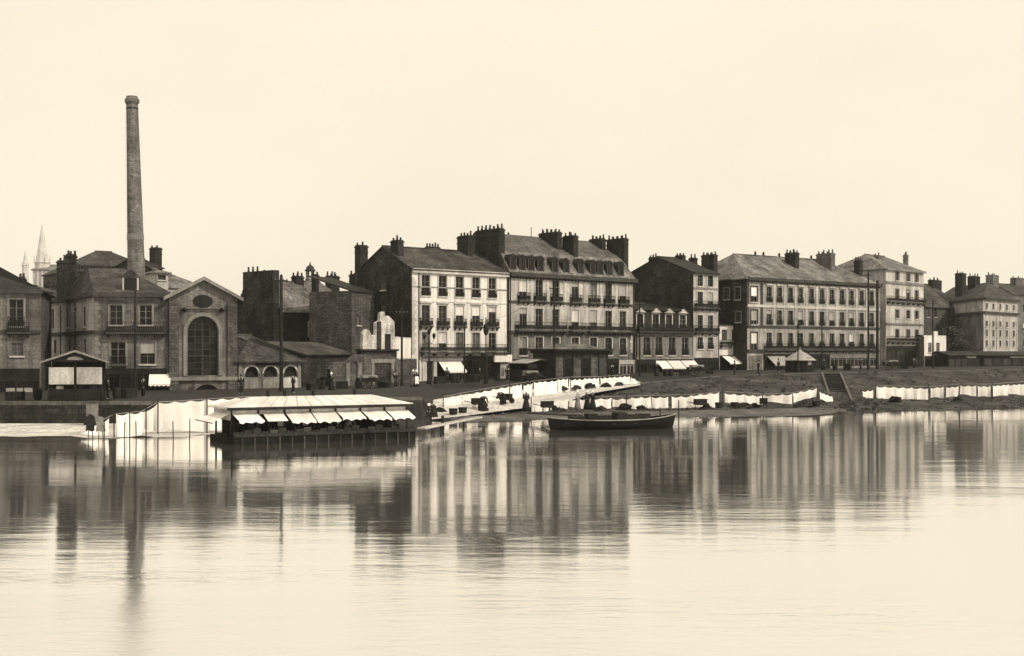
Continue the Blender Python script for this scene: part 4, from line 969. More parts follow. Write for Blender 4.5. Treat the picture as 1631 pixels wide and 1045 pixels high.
f, L = B.fr, B.L; ze = f.z(838, 578); D = 3.
MB().box(0, L, 0, D, -.4, 1.1).build('counter', SHOP, B.root); MB().box(.05, L - .05, D - .1, D, 1.1, ze).build('back_panel', SHOP, B.root)
for xx in (0, L - .1): MB().box(xx, xx + .1, -.05, .05, -.4, ze).build('post', WOOD, B.root)
for a in (-.3, L + .3): MB().slab([(a, -.4, ze), (L / 2, -.4, ze + .45), (L / 2, D, ze + .45), (a, D, ze)], .1).build('roof', CANVG, B.root)
MB().box(.05, L - .05, -.3, -.26, ze - .7, ze - .12).build('front_board', SHOP, B.root)
# round tent-roofed kiosk
kp = Vector((*P(1274, 160), 2.9)); kz = lambda py: ZW(py, 160) - 2.9
K = thing('tent_kiosk', 'round kiosk with pointed grey tent roof before the long block', 'kiosk', kp)
MB().lathe([(1.75, -.4), (1.75, kz(573))], 12).build('wall', SHOP, K); MB().lathe([(2.15, kz(574)), (1.1, kz(565)), (.25, kz(559)), (.1, kz(557)), (.05, kz(553))], 16).build('roof', CANVG, K)
for i in range(12): a = 2 * math.pi * (i + .5) / 12; MB().box(-.06, .06, -.06, .06, -.4, kz(573)).build('post', SHOPP, K, T((1.78 * math.cos(a), 1.78 * math.sin(a), 0)))
a0 = R(-60); MB().box(-.3, .3, -.03, .03, .9, 1.9).build('hatch', CANVG, K, T((1.76 * math.cos(a0), 1.76 * math.sin(a0), 0)) @ Matrix.Rotation(a0 + R(90), 4, 'Z'))
for i, (pa, pb, dd, lab) in enumerate(((1510, 1560, 205, 'long dark market shed before the flank of the corner block'), (1566, 1640, 212, 'long dark market shed at the right edge below the corner block'))):
    B = Bld('market_shed', lab, 'shed', P(pa, dd), P(pb, dd + 6), 3.0); f, L = B.fr, B.L; ze = f.z(pa, 566)
    MB().box(0, L, 0, 4, -.5, ze).build('wall', SHOP, B.root); MB().slab([(-.4, -.5, ze + .02), (L + .4, -.5, ze + .02), (L + .4, 2, ze + .7), (-.4, 2, ze + .7)], .1).slab([(-.4, 4.4, ze + .02), (L + .4, 4.4, ze + .02), (L + .4, 2, ze + .7), (-.4, 2, ze + .7)], .1).build('roof', SLATED, B.root)
    MB().box(L * .55, L * .85, -.25, -.02, ze - .45, ze - .05).build('sign_board', TRIMG, B.root)
    for k in range(5): MB().box(L * (k + .12) / 5, L * (k + .88) / 5, -.05, -.003, .1, ze - .6).build('panel', SHOPP, B.root)

# ------------------------------------------------------------------ poles and lamps
def pole(px, pyt, d, zb, r, label, arms=0):
    o = thing('utility_pole', label, 'pole', (*P(px, d), zb), 0, 'poles along the quay'); h_ = ZW(pyt, d) - zb
    MB().lathe([(r * 1.3, -.4), (r * 1.25, .5), (r, .8), (r * .8, h_ - .1), (r * .3, h_)], 8).build('shaft', WOOD, o)
    for k in range(arms):
        z = h_ - .6 - .55 * k; c = MB().box(-.6, .6, -.05, .05, z, z + .09).build('cross_arm', WOOD, o)
        for x in (-.52, -.2, .2, .52): MB().lathe([(.03, z + .09), (.05, z + .13), (.035, z + .24)], 6, (x, 0)).build('insulator', TRIMG, c)
    return Vector((*P(px, d), zb + h_))
pole(215.5, 455, 108, 1.75, .10, 'thin tall pole before the corner house')
tp = [pole(448, 437, 112, 1.8, .17, 'thick dark pole before the market hall', 1), pole(640, 490, 126, 2.0, .12, 'pole before the ruined wall and hoarding', 1), pole(740, 512, 137, 2.15, .09, 'thin pole before the white tenement shops'),
      pole(883, 452, 143, 2.3, .13, 'pole rising beside the timber pavilion', 1), pole(1019, 478, 152, 2.5, .10, 'pole at the joint of the long tenement and the low house', 1), pole(1383, 432, 170, 2.95, .15, 'tall dark pole before the last bays of the long block', 1)]
pole(1397.5, 446, 180, 2.95, .22, 'stout dark pole at the corner between long block and pale house'); pole(1309, 500, 170, 2.95, .1, 'thin pole beside the tent kiosk'); pole(1486, 478, 185, 3.0, .13, 'pole before the low white cottage on the right', 1)
for k, (a, b) in enumerate(zip(tp[:-1], tp[1:])):
    a = a - Vector((0, 0, .4)); b = b - Vector((0, 0, .4)); pts = [a.lerp(b, t_ / 10) - Vector((0, 0, .9 * (1 - (t_ / 5 - 1) ** 2))) for t_ in range(11)]
    w = MB().path([p - a for p in pts], .012, 4).build('overhead_wire', IRON, None, T(a)); tag(w, ['overhead wire from the thick pole to the pole by the hoarding', 'overhead wire crossing before the gable of the white tenement', 'overhead wire crossing the white tenement front', 'overhead wire crossing the long tenement front', 'overhead wire between the low house and the long block'][k], 'wire', 'overhead wires')
def lamp(px, pyt, d, zb, label, heads):
    o = thing('street_lamp', label, 'lamp', (*P(px, d), zb), R(25), 'street lamps on the quay'); h_ = ZW(pyt, d) - zb
    MB().lathe([(.28, -.3), (.28, .3), (.16, .5), (.12, 1.2), (.15, 1.25), (.08, 1.4), (.06, h_ - .9)], 8).build('post', IRON, o)
    for k, (x, z) in enumerate(heads):
        ln = MB().lathe([(.1, 0), (.2, .38), (.24, .4), (.1, .58), (.03, .66)], 6).build('lantern', IRON, o, T((x, 0, h_ - .75 + z)))
        MB().lathe([(.09, .04), (.17, .36)], 6).build('glass', GLASS, ln)
        if x: MB().path([(0, 0, h_ - 1.4), (x * .6, 0, h_ - 1.25 + z), (x, 0, h_ - .75 + z)], .03, 5).build('arm', IRON, o)
lamp(683.5, 524, 131, 2.1, 'three-lantern street lamp before the white tenement door', ((0, .15), (-.55, -.35), (.55, -.3)))
lamp(1271, 515, 158, 2.9, 'slender street lamp behind the tent kiosk', ((0, 0),))
o = thing('clock_post', 'dark post with an oval clock head before the white tenement', 'clock', (*P(774, 136), 2.2)); h_ = ZW(506, 136) - 2.2
MB().lathe([(.25, -.3), (.22, .5), (.2, 2.9), (.07, 3.0), (.06, h_ - 1.6)], 8).build('post', IRON, o); MB().lathe([(.05, h_ - 2.0), (.25, h_ - 1.7), (.32, h_ - 1.25), (.24, h_ - .8), (.07, h_ - .6), (.05, h_)], 10).build('head', IRON, o)

# ------------------------------------------------------------------ steps from the landing up to the quay
st = thing('quay_stairs', 'stone stairs with pale side slabs climbing from the landing to the quay', 'stairs', (*P(1340, 124), .45), R(-11.5))
n_ = 14; rise = 2.5; run = 19.
for k in range(n_): MB().box(-.9, .9, run * k / n_, run + .02 * k, rise * k / n_ - .3 if k else -.3, rise * (k + 1) / n_).build('step', QWALL, st)
for x in (-1.12, .92): MB().slab([(x, -.4, .2), (x + .2, -.4, .2), (x + .2, run, rise + .2), (x, run, rise + .2)], .6).build('side_slab', COPE, st)

# ------------------------------------------------------------------ floating wash-house
Fa, Fb = P(368, 73.5), P(650, 79.2)
B = Bld('wash_house_boat', 'long floating wash-house with glazed hipped roof and white awnings over the water', 'wash-house', Fa, Fb, 0.)
f, M, L = B.fr, B.I, B.L; D = 3.4
MB().slab([(-.1, -.9, .42), (L + .1, -.9, .42), (L + .3, 0, .42), (L + .3, D, .42), (-.3, D, .42), (-.3, 0, .42)], .8).build('hull', HULL, B.root)
MB().box(-.1, L + .1, -.98, -.9, .44, .62).build('rubbing_strake', WOOD, B.root); MB().box(0, L, .9, D, .425, .5).build('deck', WOOD, B.root)
ze, zr = 2.15, 2.72
for k in range(8):
    for y in (0.05, D - .15): MB().box(L * k / 7 - (.1 if k == 7 else 0), L * k / 7 + (.1 if k < 7 else 0), y, y + .1, .42, ze - .05).build('post', WOOD, B.root)
MB().box(0, L, 1.8, 1.9, .5, ze - .05).build('partition', WOOD, B.root)
MB().box(0, L, .16, .22, 1.72, ze - .06).build('clerestory', TRIM, B.root); MB().box(-.06, 0, .1, D, 1.4, ze - .06).build('end_board', WOODP, B.root)
# hipped roof of separate glazed panels
oh = .35; hp = 1.9; rf = MB(); e = [(-oh, -oh, ze), (L + oh, -oh, ze), (L + oh, D + oh, ze), (-oh, D + oh, ze)]; ra, rb = (hp, D / 2, zr), (L - hp, D / 2, zr)
rf.slab([e[0], e[1], rb, ra], .08).slab([e[1], e[2], rb], .08).slab([e[2], e[3], ra, rb], .08).slab([e[3], e[0], ra], .08)
ro = rf.build('roof', TRIM, B.root)
MB().box(-oh, L + oh, -oh - .04, -oh, ze - .16, ze + .02).build('eaves_board', WOOD, ro)
n_ = 14
for side in (0, 1):
    for k in range(n_):
        a, b = k / n_, (k + 1) / n_
        lo = lambda t_: Vector(e[0 if side == 0 else 3]).lerp(Vector(e[1 if side == 0 else 2]), t_); hi = lambda t_: Vector(ra).lerp(Vector(rb), t_)
        g = .0035; up = Vector((0, 0, .02 + .012 * random.random()))
        q = [lo(a + g).lerp(hi(a + g), .04), lo(b - g).lerp(hi(b - g), .04), lo(b - g).lerp(hi(b - g), .97), lo(a + g).lerp(hi(a + g), .97)]
        MB().slab([v + up for v in q], .028).build('roof_panel', ROOFGL, ro)
for c in (0, 1):
    a, b, p = (e[3], e[0], ra) if c == 0 else (e[1], e[2], rb)
    for k in range(4):
        a_, b_ = Vector(a).lerp(Vector(b), k / 4 + .02), Vector(a).lerp(Vector(b), (k + 1) / 4 - .02)
        MB().slab([v + Vector((0, 0, .03)) for v in (a_.lerp(Vector(p), .04), b_.lerp(Vector(p), .04), Vector(p).lerp(b_, .06), Vector(p).lerp(a_, .06))], .028).build('roof_panel', ROOFGL, ro)
for k in range(7):
    if k == 1: continue
    a, b = L * k / 7 + .08, L * (k + 1) / 7 - .03
    aw = MB(); nx_, ny_ = 8, 4; o_ = random.uniform(.85, 1.1); dz_ = random.uniform(.38, .52); sk_ = random.uniform(-.05, .15)
    for j in range(ny_ + 2):
        for i in range(nx_ + 1):
            u_, v_ = i / nx_, min(1, j / ny_); sg = .07 * math.sin(math.pi * u_) * math.sin(math.pi * v_) + .02 * math.sin(9 * u_ + k)
            aw.v.append((a + (b - a) * u_ + sk_ * v_, -.02 - o_ * v_ - (.02 if j > ny_ else 0), 1.78 - dz_ * v_ - sg - ((.10 + .06 * math.sin(17 * u_ + k * 2)) if j > ny_ else 0)))
    for j in range(ny_ + 1):
        for i in range(nx_): q_ = j * (nx_ + 1) + i; aw.f.append((q_, q_ + 1, q_ + nx_ + 2, q_ + nx_ + 1))
    aw.build('awning', CANVAS, B.root, None, True)
    MB().tube((a + .05, 0, 1.1), (a + .12, -1.0, 1.3), .02, 5).build('stay', WOOD, B.root)
MB().slab([(L / 7 + .3, -.02, 1.78), (L / 7 + .3, -1.0, 1.36), (L * 2 / 7 - .1, -1.0, 1.36), (L * 2 / 7 - .1, -.02, 1.78)], .02).build('awning', CANVAS, B.root)
MB().slab([(-.07, .2, 1.8), (-.07, D - .4, 1.8), (-1.2, D - .2, 1.35), (-1.2, -.1, 1.3)], .02).build('end_awning', CANVAS, B.root)
MB().tube((-1.2, -.3, 1.28), (-1.2, D, 1.32), .03, 5).build('awning_pole', WOOD, B.root)
for k, t_ in enumerate((.12, .26, .5, .86)): MB().lathe([(.1, -.1), (.1, .25), (.18, .27), (.05, .4)], 8).build('vent_cowl', IRON, ro, T((hp + (L - 2 * hp) * t_, D / 2, zr)))
for k in range(15): xx = L * (k + .5) / 15; MB().box(xx - .04, xx + .04, -.985, -.982, -.2, .42).build('fender_board', SHOPP, B.root)
gw_ = thing('gangway', 'narrow plank gangway from the wash-house to the foot of the slipway', 'gangplank', (*P(664, 80.5), 0)); MB().slab([(0, 0, .55), (.55, -.2, .55), (3.9, 14.5, .5), (3.4, 14.7, .5)], .1).build('plank', WOODP, gw_)
for t_ in (.3, .7): MB().tube((.3 + 3.35 * t_, 14.6 * t_, -.6), (.3 + 3.35 * t_, 14.6 * t_, .44), .07, 6).build('pile', WOOD, gw_)
for k in range(22): # washing boards along the water side
    xx = L * (k + .5) / 22; MB().box(xx - .24, xx + .24, -.86, -.3, .425, .72 + .1 * (k % 3)).build('washing_box', WOOD if k % 4 else SHOPP, B.root)
for k, xx in enumerate((.28, .42, .6, .8)): MB().box(L * xx, L * xx + .35, 1.0, 1.04, .9, 1.7).build('hung_cloth', CLOTH, B.root)

# ------------------------------------------------------------------ moored barge
def barge(name, label, pa, da, pb, db, beam, free, rise, pyoff=0):
    a, b = P(pa, da), P(pb, db); Ln = (b - a).length
    o = thing(name, label, 'boat', (*((a + b) / 2), 0), math.atan2(b.y - a.y, b.x - a.x))
    N = 24; K = 9; mb = MB(); g = []
    for i in range(N + 1):
        t_ = i / N; u = 2 * t_ - 1; x = u * Ln / 2
        wd = beam / 2 * (1 - abs(u) ** 2.6) ** .8 + .03; zs = free + rise * abs(u) ** 2.4 * (1.25 if u > 0 else .9); xr = x * (1 - .0)
        ring = []
        for j in range(K):
            v = -1 + 2 * j / (K - 1); q = abs(v) ** .55; ring.append((x * (1 - .10 * (1 - q) * abs(u)), wd * math.copysign(abs(v) ** .7, v), -.35 + (zs + .35) * q ** 2.2))
        mb.v += ring; g.append((x, wd, zs))
    for i in range(N):
        for j in range(K - 1): mb.f.append((i * K + j, (i + 1) * K + j, (i + 1) * K + j + 1, i * K + j + 1))
    hull = mb.build('hull', HULL, o, None, True)
    for s_ in (-1, 1): MB().path([(x, s_ * (w + .03), z) for x, w, z in g], .04, 6).build('gunwale', TRIMG, o)
    for k in range(3, N - 2, 4): x, w, z = g[k]; MB().box(x - .14, x + .14, -w + .06, w - .06, z - .28, z - .22).build('thwart', WOOD, o)
    fl_ = MB()
    for i in range(2, N - 2): fl_.poly([(g[i][0], -g[i][1] * .75, .12), (g[i + 1][0], -g[i + 1][1] * .75, .12), (g[i + 1][0], g[i + 1][1] * .75, .12), (g[i][0], g[i][1] * .75, .12)])
    for k, (t_, hh_, ww) in enumerate(((.22, .45, .5), (.33, .7, .35), (.42, .5, .6), (.55, .8, .4), (.63, .55, .6), (.74, .6, .45))):
        cx = -Ln / 2 + Ln * t_; MB().box(cx - ww, cx + ww, -.5 + .1 * (k % 3), .4, .13, free - .05 + hh_ * .7).build('cargo', WOOD if k % 2 else DCLOTH, o)
    fl_.build('floor', WOOD, o); MB().tube((g[N - 3][0], 0, .1), (g[N - 3][0], 0, free + rise + .55), .05, 6).build('mooring_bitt', WOOD, o)
    return o
barge('barge', 'dark open wooden barge with pale gunwale moored at the landing', 872, 86.5, 1076, 90, 2.5, .66, .26)
gp_ = thing('gangplank', 'dark plank reaching from the landing to the stern of the barge', 'gangplank', (*P(850, 97), 0)); MB().slab([(-.5, 1.6, .62), (2.9, -8.2, .95), (3.4, -8.0, .95), (0, 1.8, .62)], .1).build('plank', WOOD, gp_)
def post(px, pyt, d, label, r=.09, lean=0):
    o = MB().lathe([(r, -.9), (r * .9, ZW(pyt, d)), (r * .4, ZW(pyt, d) + .06)], 7).build('mooring_post', WOOD, None, T((*P(px, d), 0)) @ Matrix.Rotation(lean, 4, 'Y')); tag(o, label, 'post', 'posts standing in the shallows'); return o
post(705, 663, 86, 'stout mooring post in the water right of the wash-house', .12); post(1081, 638, 96, 'thin mooring post at the bow of the barge', .05)
for px, pyt, lab in ((198, 674, 'short thin stake in front of the leftmost sheets'), (217, 672, 'thin stake below the low clothes line, second from left'), (276, 672, 'thin stake at the water, in front of the tall sheets'), (302, 668, 'thin stake nearest the wash-house left end'), (166, 674, 'thin stake right of the dark clothes on poles')): post(px, pyt, 76.2, lab, .035, random.uniform(-.06, .06))

# ------------------------------------------------------------------ laundry
def sheet(a, b, za, zb_, ba, bb, label, group, m=CLOTH, sag=.13):
    """a cloth from point a to point b (xy), top heights za zb_, bottom heights ba bb"""
    L_ = (b - a).length; nx = max(8, int(L_ / .16)); ny = 6; mb = MB(); u = (b - a).normalized(); n_ = Vector((-u.y, u.x)); ph = random.random() * 9
    fold = random.uniform(4, 7)
    for j in range(ny + 1):
        v = j / ny
        for i in range(nx + 1):
            t_ = i / nx; tp_ = za + (zb_ - za) * t_ - sag * abs(math.sin(math.pi * t_ * max(1, round(L_ / .9)))); bt = ba + (bb - ba) * t_ + .05 * math.sin(fold * t_ + ph)
            p = a.lerp(b, t_) + n_ * ((.11 * math.sin(fold * 2 * t_ + ph) + .06 * math.sin(19 * t_ + ph)) * (.3 + .7 * v) + .06 * math.sin(ph + v * 2)) - a
            mb.v.append((p.x, p.y, tp_ + (bt - tp_) * v - ba))
    for j in range(ny):
        for i in range(nx): q = j * (nx + 1) + i; mb.f.append((q, q + 1, q + nx + 2, q + nx + 1))
    o = mb.build('hung_sheet', m, None, T((a.x, a.y, ba)), True); tag(o, label, 'laundry', group); return o
def laundry_row(ctrl, labels, group, line_label, posts, per=None, gap=.05):
    """ctrl: (px, d, py top, py bottom); one sheet per span, subdivided to about 2.4 m"""
    pts = [(P(c[0], c[1]), ZW(c[2], c[1]), ZW(c[3], c[1])) for c in ctrl]
    tot = sum(max(1, round((q[0] - p[0]).length / 2.4)) for p, q in zip(pts[:-1], pts[1:])); cnt = 0
    ORD = ['first', 'second', 'third', 'fourth', 'fifth', 'sixth', 'seventh', 'eighth', 'ninth', 'tenth', 'eleventh', 'twelfth', 'thirteenth', 'fourteenth', 'fifteenth', 'sixteenth']
    for i, ((a, za, ba), (b, zb_, bb)) in enumerate(zip(pts[:-1], pts[1:])):
        n_ = max(1, round((b - a).length / 2.4))
        for k in range(n_):
            g_ = random.choice((.01, .01, .05, .12)); s_, e_ = (k + g_ * .5) / n_, (k + 1 - g_) / n_; dp_ = random.choice((0, 0, .03, .08)) + .16 * math.sin(math.pi * (k + .5) / n_) * (n_ > 1); mixf = lambda p, q, t_: p + (q - p) * t_
            jb = random.uniform(-.2, .3); lab = labels if tot == 1 else labels + ', ' + ORD[cnt] + ' from its left end'; cnt += 1
            sheet(a.lerp(b, s_), a.lerp(b, e_), mixf(za, zb_, s_) - dp_, mixf(za, zb_, e_) - dp_ * .9, mixf(ba, bb, s_) + jb, mixf(ba, bb, e_) + jb * .4, lab, group)
    ln = thing('clothes_line', line_label, 'clothes line', (*pts[0][0], pts[0][2])); off = Vector((*pts[0][0], pts[0][2]))
    MB().path([Vector((*p, z + .02)) - off for p, z, b in pts], .015, 4).build('rope', WOODP, ln)
    for px, d, pt, pb in posts: zt_ = ZW(pt, d); zb_ = ZW(pb, d); MB().tube(Vector((*P(px, d), zb_ - .4)) - off - Vector((0, .05, 0)), Vector((*P(px, d), zt_)) - off - Vector((0, .05, 0)), .04, 6).build('prop', WOOD, ln)
random.seed(11)
laundry_row([(124, 79, 689, 693), (180, 79, 661, 693)], 'white cloth pulled down slantwise at the left end of the sand flat', 'slanting cloth on the sand flat', 'slanting clothes line at the left end of the sand flat', ((182, 79, 658, 694),))
laundry_row([(182, 79, 660, 692), (232, 79.5, 655, 692)], 'white sheet on the low clothes line left of the tall sheets', 'sheets on the low left line', 'low clothes line on the sand flat', ((207, 79, 656, 694), (233, 79.5, 650, 694)))
laundry_row([(226, 82, 655, 690), (252, 82, 641, 690), (330, 83, 636, 689), (400, 84, 632, 686)], 'tall white sheet on the high line left of the wash-house', 'tall sheets left of the wash-house', 'high clothes line behind the left end of the wash-house', ((252, 82, 636, 692), (330, 83, 632, 690)))
laundry_row([(706, 106, 632, 650), (760, 109.5, 622, 645), (812, 113, 613, 641), (850, 117, 607, 634), (908, 122, 601, 626), (955, 126, 600, 618), (1004, 130, 597, 613)], 'white sheet on the upper line climbing the slipway', 'sheets on the slipway line', 'clothes line climbing the slipway', ((706, 106, 628, 656), (812, 113, 609, 646), (909, 122, 598, 630), (1004, 130, 594, 616)))
a, b = P(1005, 130), P(1023, 132.5); sheet(a, b, ZW(599, 130), ZW(611, 132), ZW(613, 130), ZW(614, 132), 'white cloth tied down slantwise at the top end of the slipway line', 'slanting end cloths')
laundry_row([(846, 107, 638, 656), (905, 109, 634, 653), (975, 110.5, 632, 652), (1037, 112, 630, 651), (1100, 113.5, 629, 649), (1147, 114.5, 624, 649)], 'white sheet on the lower line behind the barge', 'sheets on the landing line', 'lower clothes line behind the barge', ((846, 107, 632, 660), (998, 111, 626, 656), (1150, 114.5, 620, 652)))
laundry_row([(1155, 115, 624, 642), (1215, 117, 628, 645), (1262, 118, 626, 645), (1301, 119.5, 618, 634)], 'white sheet on the lower line right of the middle prop', 'sheets on the right half of the landing line', 'right half of the lower clothes line', ((1215, 117, 624, 650), (1302, 119.5, 615, 648)))
a, b = P(1306, 120), P(1325, 122); sheet(a, b, ZW(624, 120), ZW(631, 122), ZW(636, 120), ZW(642, 122), 'white cloth tied down slantwise at the right end of the lower line', 'slanting end cloths')
laundry_row([(1395, 128, 614, 637), (1425, 128.5, 615, 636), (1480, 129, 616, 637), (1530, 130, 612, 632), (1580, 131, 612, 632), (1632, 133, 608, 630), (1690, 135, 606, 629)], 'white sheet on the far right clothes line', 'sheets on the far right line', 'long clothes line at the right end of the bank', ((1395, 128, 610, 642), (1479, 129, 611, 642), (1580, 131, 608, 640), (1632, 133, 604, 638)))
a, b = P(1374, 126), P(1391, 127); sheet(a, b, ZW(623, 126), ZW(621, 127), ZW(632, 126), ZW(636, 127), 'small white cloth drying left of the long right line', 'slanting end cloths')
# dark clothes hung on poles at the left
for px, lab in ((144, 'dark coat hung on thin poles beside the pale pier'), (160.5, 'dark skirt hung on thin poles right of the dark coat')):
    o = thing('hung_clothes', lab, 'laundry', (*P(px, 77), 0))
    for q in (-.16, .16): MB().tube((q, 0, -.3), (q * .4, .03, 1.6), .025, 5).build('pole', WOOD, o)
    gp2 = [(-.28, .55), (-.1, .6), (.08, .52), (.27, .58), (.2, 1.08), (.3, .88), (.38, .92), (.26, 1.45), (.07, 1.6), (-.08, 1.58), (-.27, 1.42), (-.4, .98), (-.33, .92), (-.2, 1.12)]
    if px > 150: gp2 = [(-.3, .5), (-.08, .58), (.12, .48), (.32, .56), (.2, .95), (.12, 1.2), (.16, 1.42), (-.14, 1.46), (-.1, 1.2), (-.22, .9)]
    gm_ = MB(); n2 = len(gp2); gm_.v = [(x, -.09 + .06 * math.sin(5 * z), z) for x, z in gp2] + [(x * .95, .07 + .05 * math.sin(7 * z), z) for x, z in gp2]; gm_.f = [tuple(range(n2)), tuple(range(2 * n2 - 1, n2 - 1, -1))] + [(i, n2 + i, n2 + (i + 1) % n2, (i + 1) % n2) for i in range(n2)]; gm_.build('garment', DCLOTH if px < 150 else GCLOTH, o)
pier = thing('stone_pier', 'pale square stone pier before the left quay wall', 'pier', (*P(147, 90), 0)); MB().box(-.34, .34, -.3, .3, -.3, 1.75).build('shaft', TRIMG, pier); MB().box(-.4, .4, -.36, .36, 1.752, 1.9).build('cap', COPE, pier)

# ------------------------------------------------------------------ washerwomen and passers-by
def person(px, d, z, label, pose='stand', dress=DCLOTH, apron=False, rz=0., cap=True, skirt=True, s=1.):
    o = thing('person', label, 'person', (*P(px, d), z), rz, 'people on the quay and banks'); o.scale = (s, s, s)
    if pose == 'stand':
        J = dict(pel=(0, 0, .92), ch=(0, -.01, 1.28), nk=(0, 0, 1.44), hd=(0, -.02, 1.53), ht=(0, -.02, 1.68), ls=(-.18, 0, 1.38), le=(-.25, .02, 1.12), lw=(-.2, -.16, .95), lh=(-.17, -.22, .93), rs=(.18, 0, 1.38), re=(.25, .02, 1.12), rw=(.2, -.16, .95), rh=(.17, -.22, .93), lk=(-.1, -.02, .48), la=(-.11, .02, .08), lt=(-.12, -.14, .04), rk=(.1, -.02, .48), ra=(.11, .02, .08), rt=(.12, -.14, .04))
    else:
        J = dict(pel=(0, .12, .82), ch=(0, -.22, 1.0), nk=(0, -.38, 1.05), hd=(0, -.46, 1.05), ht=(0, -.58, 1.08), ls=(-.18, -.3, 1.02), le=(-.22, -.36, .76), lw=(-.16, -.5, .55), lh=(-.14, -.56, .5), rs=(.18, -.3, 1.02), re=(.22, -.36, .76), rw=(.16, -.5, .55), rh=(.14, -.56, .5), lk=(-.12, .0, .46), la=(-.12, .08, .08), lt=(-.12, -.1, .04), rk=(.12, .0, .46), ra=(.12, .08, .08), rt=(.12, -.1, .04))
    rad = dict(pel=.14, ch=.15, nk=.06, hd=.095, ht=.075, ls=.07, le=.05, lw=.038, lh=.045, lk=.065, la=.045, lt=.04)
    for k in ('s', 'e', 'w', 'h', 'k', 'a', 't'): rad['r' + k] = rad['l' + k]
    E = ['pel-ch', 'ch-nk', 'nk-hd', 'hd-ht', 'ch-ls', 'ls-le', 'le-lw', 'lw-lh', 'ch-rs', 'rs-re', 're-rw', 'rw-rh', 'pel-lk', 'lk-la', 'la-lt', 'pel-rk', 'rk-ra', 'ra-rt']
    names = list(J); me = bpy.data.meshes.new('body'); me.from_pydata([J[k] for k in names], [tuple(names.index(q) for q in e_.split('-')) for e_ in E], []); me.materials.append(SKIN)
    bo = bpy.data.objects.new('body', me); link(bo, o); md = bo.modifiers.new('skin', 'SKIN')
    for k, sv_ in zip(names, me.skin_vertices[0].data): sv_.radius = (rad[k], rad[k]); sv_.use_root = k == 'pel'
    bo.modifiers.new('sub', 'SUBSURF').levels = 1; bo.modifiers['sub'].render_levels = 1
    pel, ch = Vector(J['pel']), Vector(J['ch'])
    if skirt: MB().lathe([(.36, .06), (.30, .4), (.22, .75), (.17, pel.z + .06)], 12, (0, pel.y * .6), .9).build('skirt', dress, o, None, True)
    else:
        for k in 'lr': MB().tube(pel, J[k + 'k'], .13, 8, .1).tube(J[k + 'k'], J[k + 'a'], .1, 8, .08).build('trouser_leg', dress, o)
    tr = MB().tube(pel - (ch - pel) * .15, pel.lerp(ch, .6), .17, 10, .19); tr.tube(pel.lerp(ch, .6), J['nk'], .19, 10, .09); tr.build('bodice', dress, o)
    for k in 'lr': MB().tube(J[k + 's'], J[k + 'e'], .085, 7, .065).tube(J[k + 'e'], J[k + 'w'], .065, 7, .05).build('sleeve', dress, o)
    hd, ht = Vector(J['hd']), Vector(J['ht']); dr = (ht - Vector(J['nk'])).normalized(); bk_ = Vector((0, .035, 0))
    MB().tube(hd + dr * .02 + bk_, ht + dr * .07 + bk_, .125, 9, .06).build('cap' if cap else 'hat', CLOTH if cap else DCLOTH, o)
    if apron: MB().slab([(-.2, -.27, .75), (.2, -.27, .75), (.15, -.20, pel.z + .15), (-.15, -.20, pel.z + .15)], .45).build('apron', CLOTH, o)
    return o
person(663, 124, 1.95, 'person in dark dress and white apron standing before the yard wall', apron=True, rz=R(20)); person(658, 125, 1.95, 'person in light cap beside the white-aproned person by the yard wall', dress=GCLOTH, rz=R(-30))
person(768, 104, .65, 'person in dark dress bending over laundry in the middle of the slipway', 'bend', rz=R(60)); person(800, 108, .85, 'person in dark dress bending beside the slipway clothes prop', 'bend', rz=R(-70)); person(690, 98, .25, 'person in dark clothes bending at the foot of the slipway', 'bend', rz=R(-40))
person(838, 105, .5, 'person in dark dress standing at the left end of the lower line', rz=R(10)); person(920, 106, .45, 'person standing behind the stern of the barge', rz=R(70), dress=GCLOTH); person(935, 106.5, .45, 'person in dark dress standing left of the barge middle', rz=R(-60)); person(944, 106.6, .45, 'person in dark dress standing third behind the barge', rz=R(120))
person(1170, 141, 2.75, 'person in dark clothes on the quay before the white cottage awning', rz=R(90), skirt=False, cap=False); person(1208, 143, 2.8, 'person in dark clothes on the quay before the long block corner', dress=DCLOTH, rz=R(-90), skirt=False, cap=False)
wf = Frame(Fa, Fb, 0.)
for k, xx in enumerate((.12, .21, .34, .46, .58, .66, .79, .9)):
    q = wf.M @ Vector((wf.L * xx, .35, 0)); px = q.x / q.y * F + CX
    person(px, q.y, .43, ['person in dark dress kneeling to wash at the left end of the wash-house', 'person washing under the gap between the wash-house awnings', 'person washing under the third wash-house awning', 'person washing at the middle of the wash-house', 'person washing just right of the wash-house middle', 'person in pale blouse washing under the wash-house awning', 'person washing under the sixth wash-house awning', 'person in dark dress washing at the right end of the wash-house'][k], 'bend', dress=GCLOTH if k == 5 else DCLOTH, rz=R(35 + 8 * (k % 3)), cap=k % 2 == 0, s=.85)

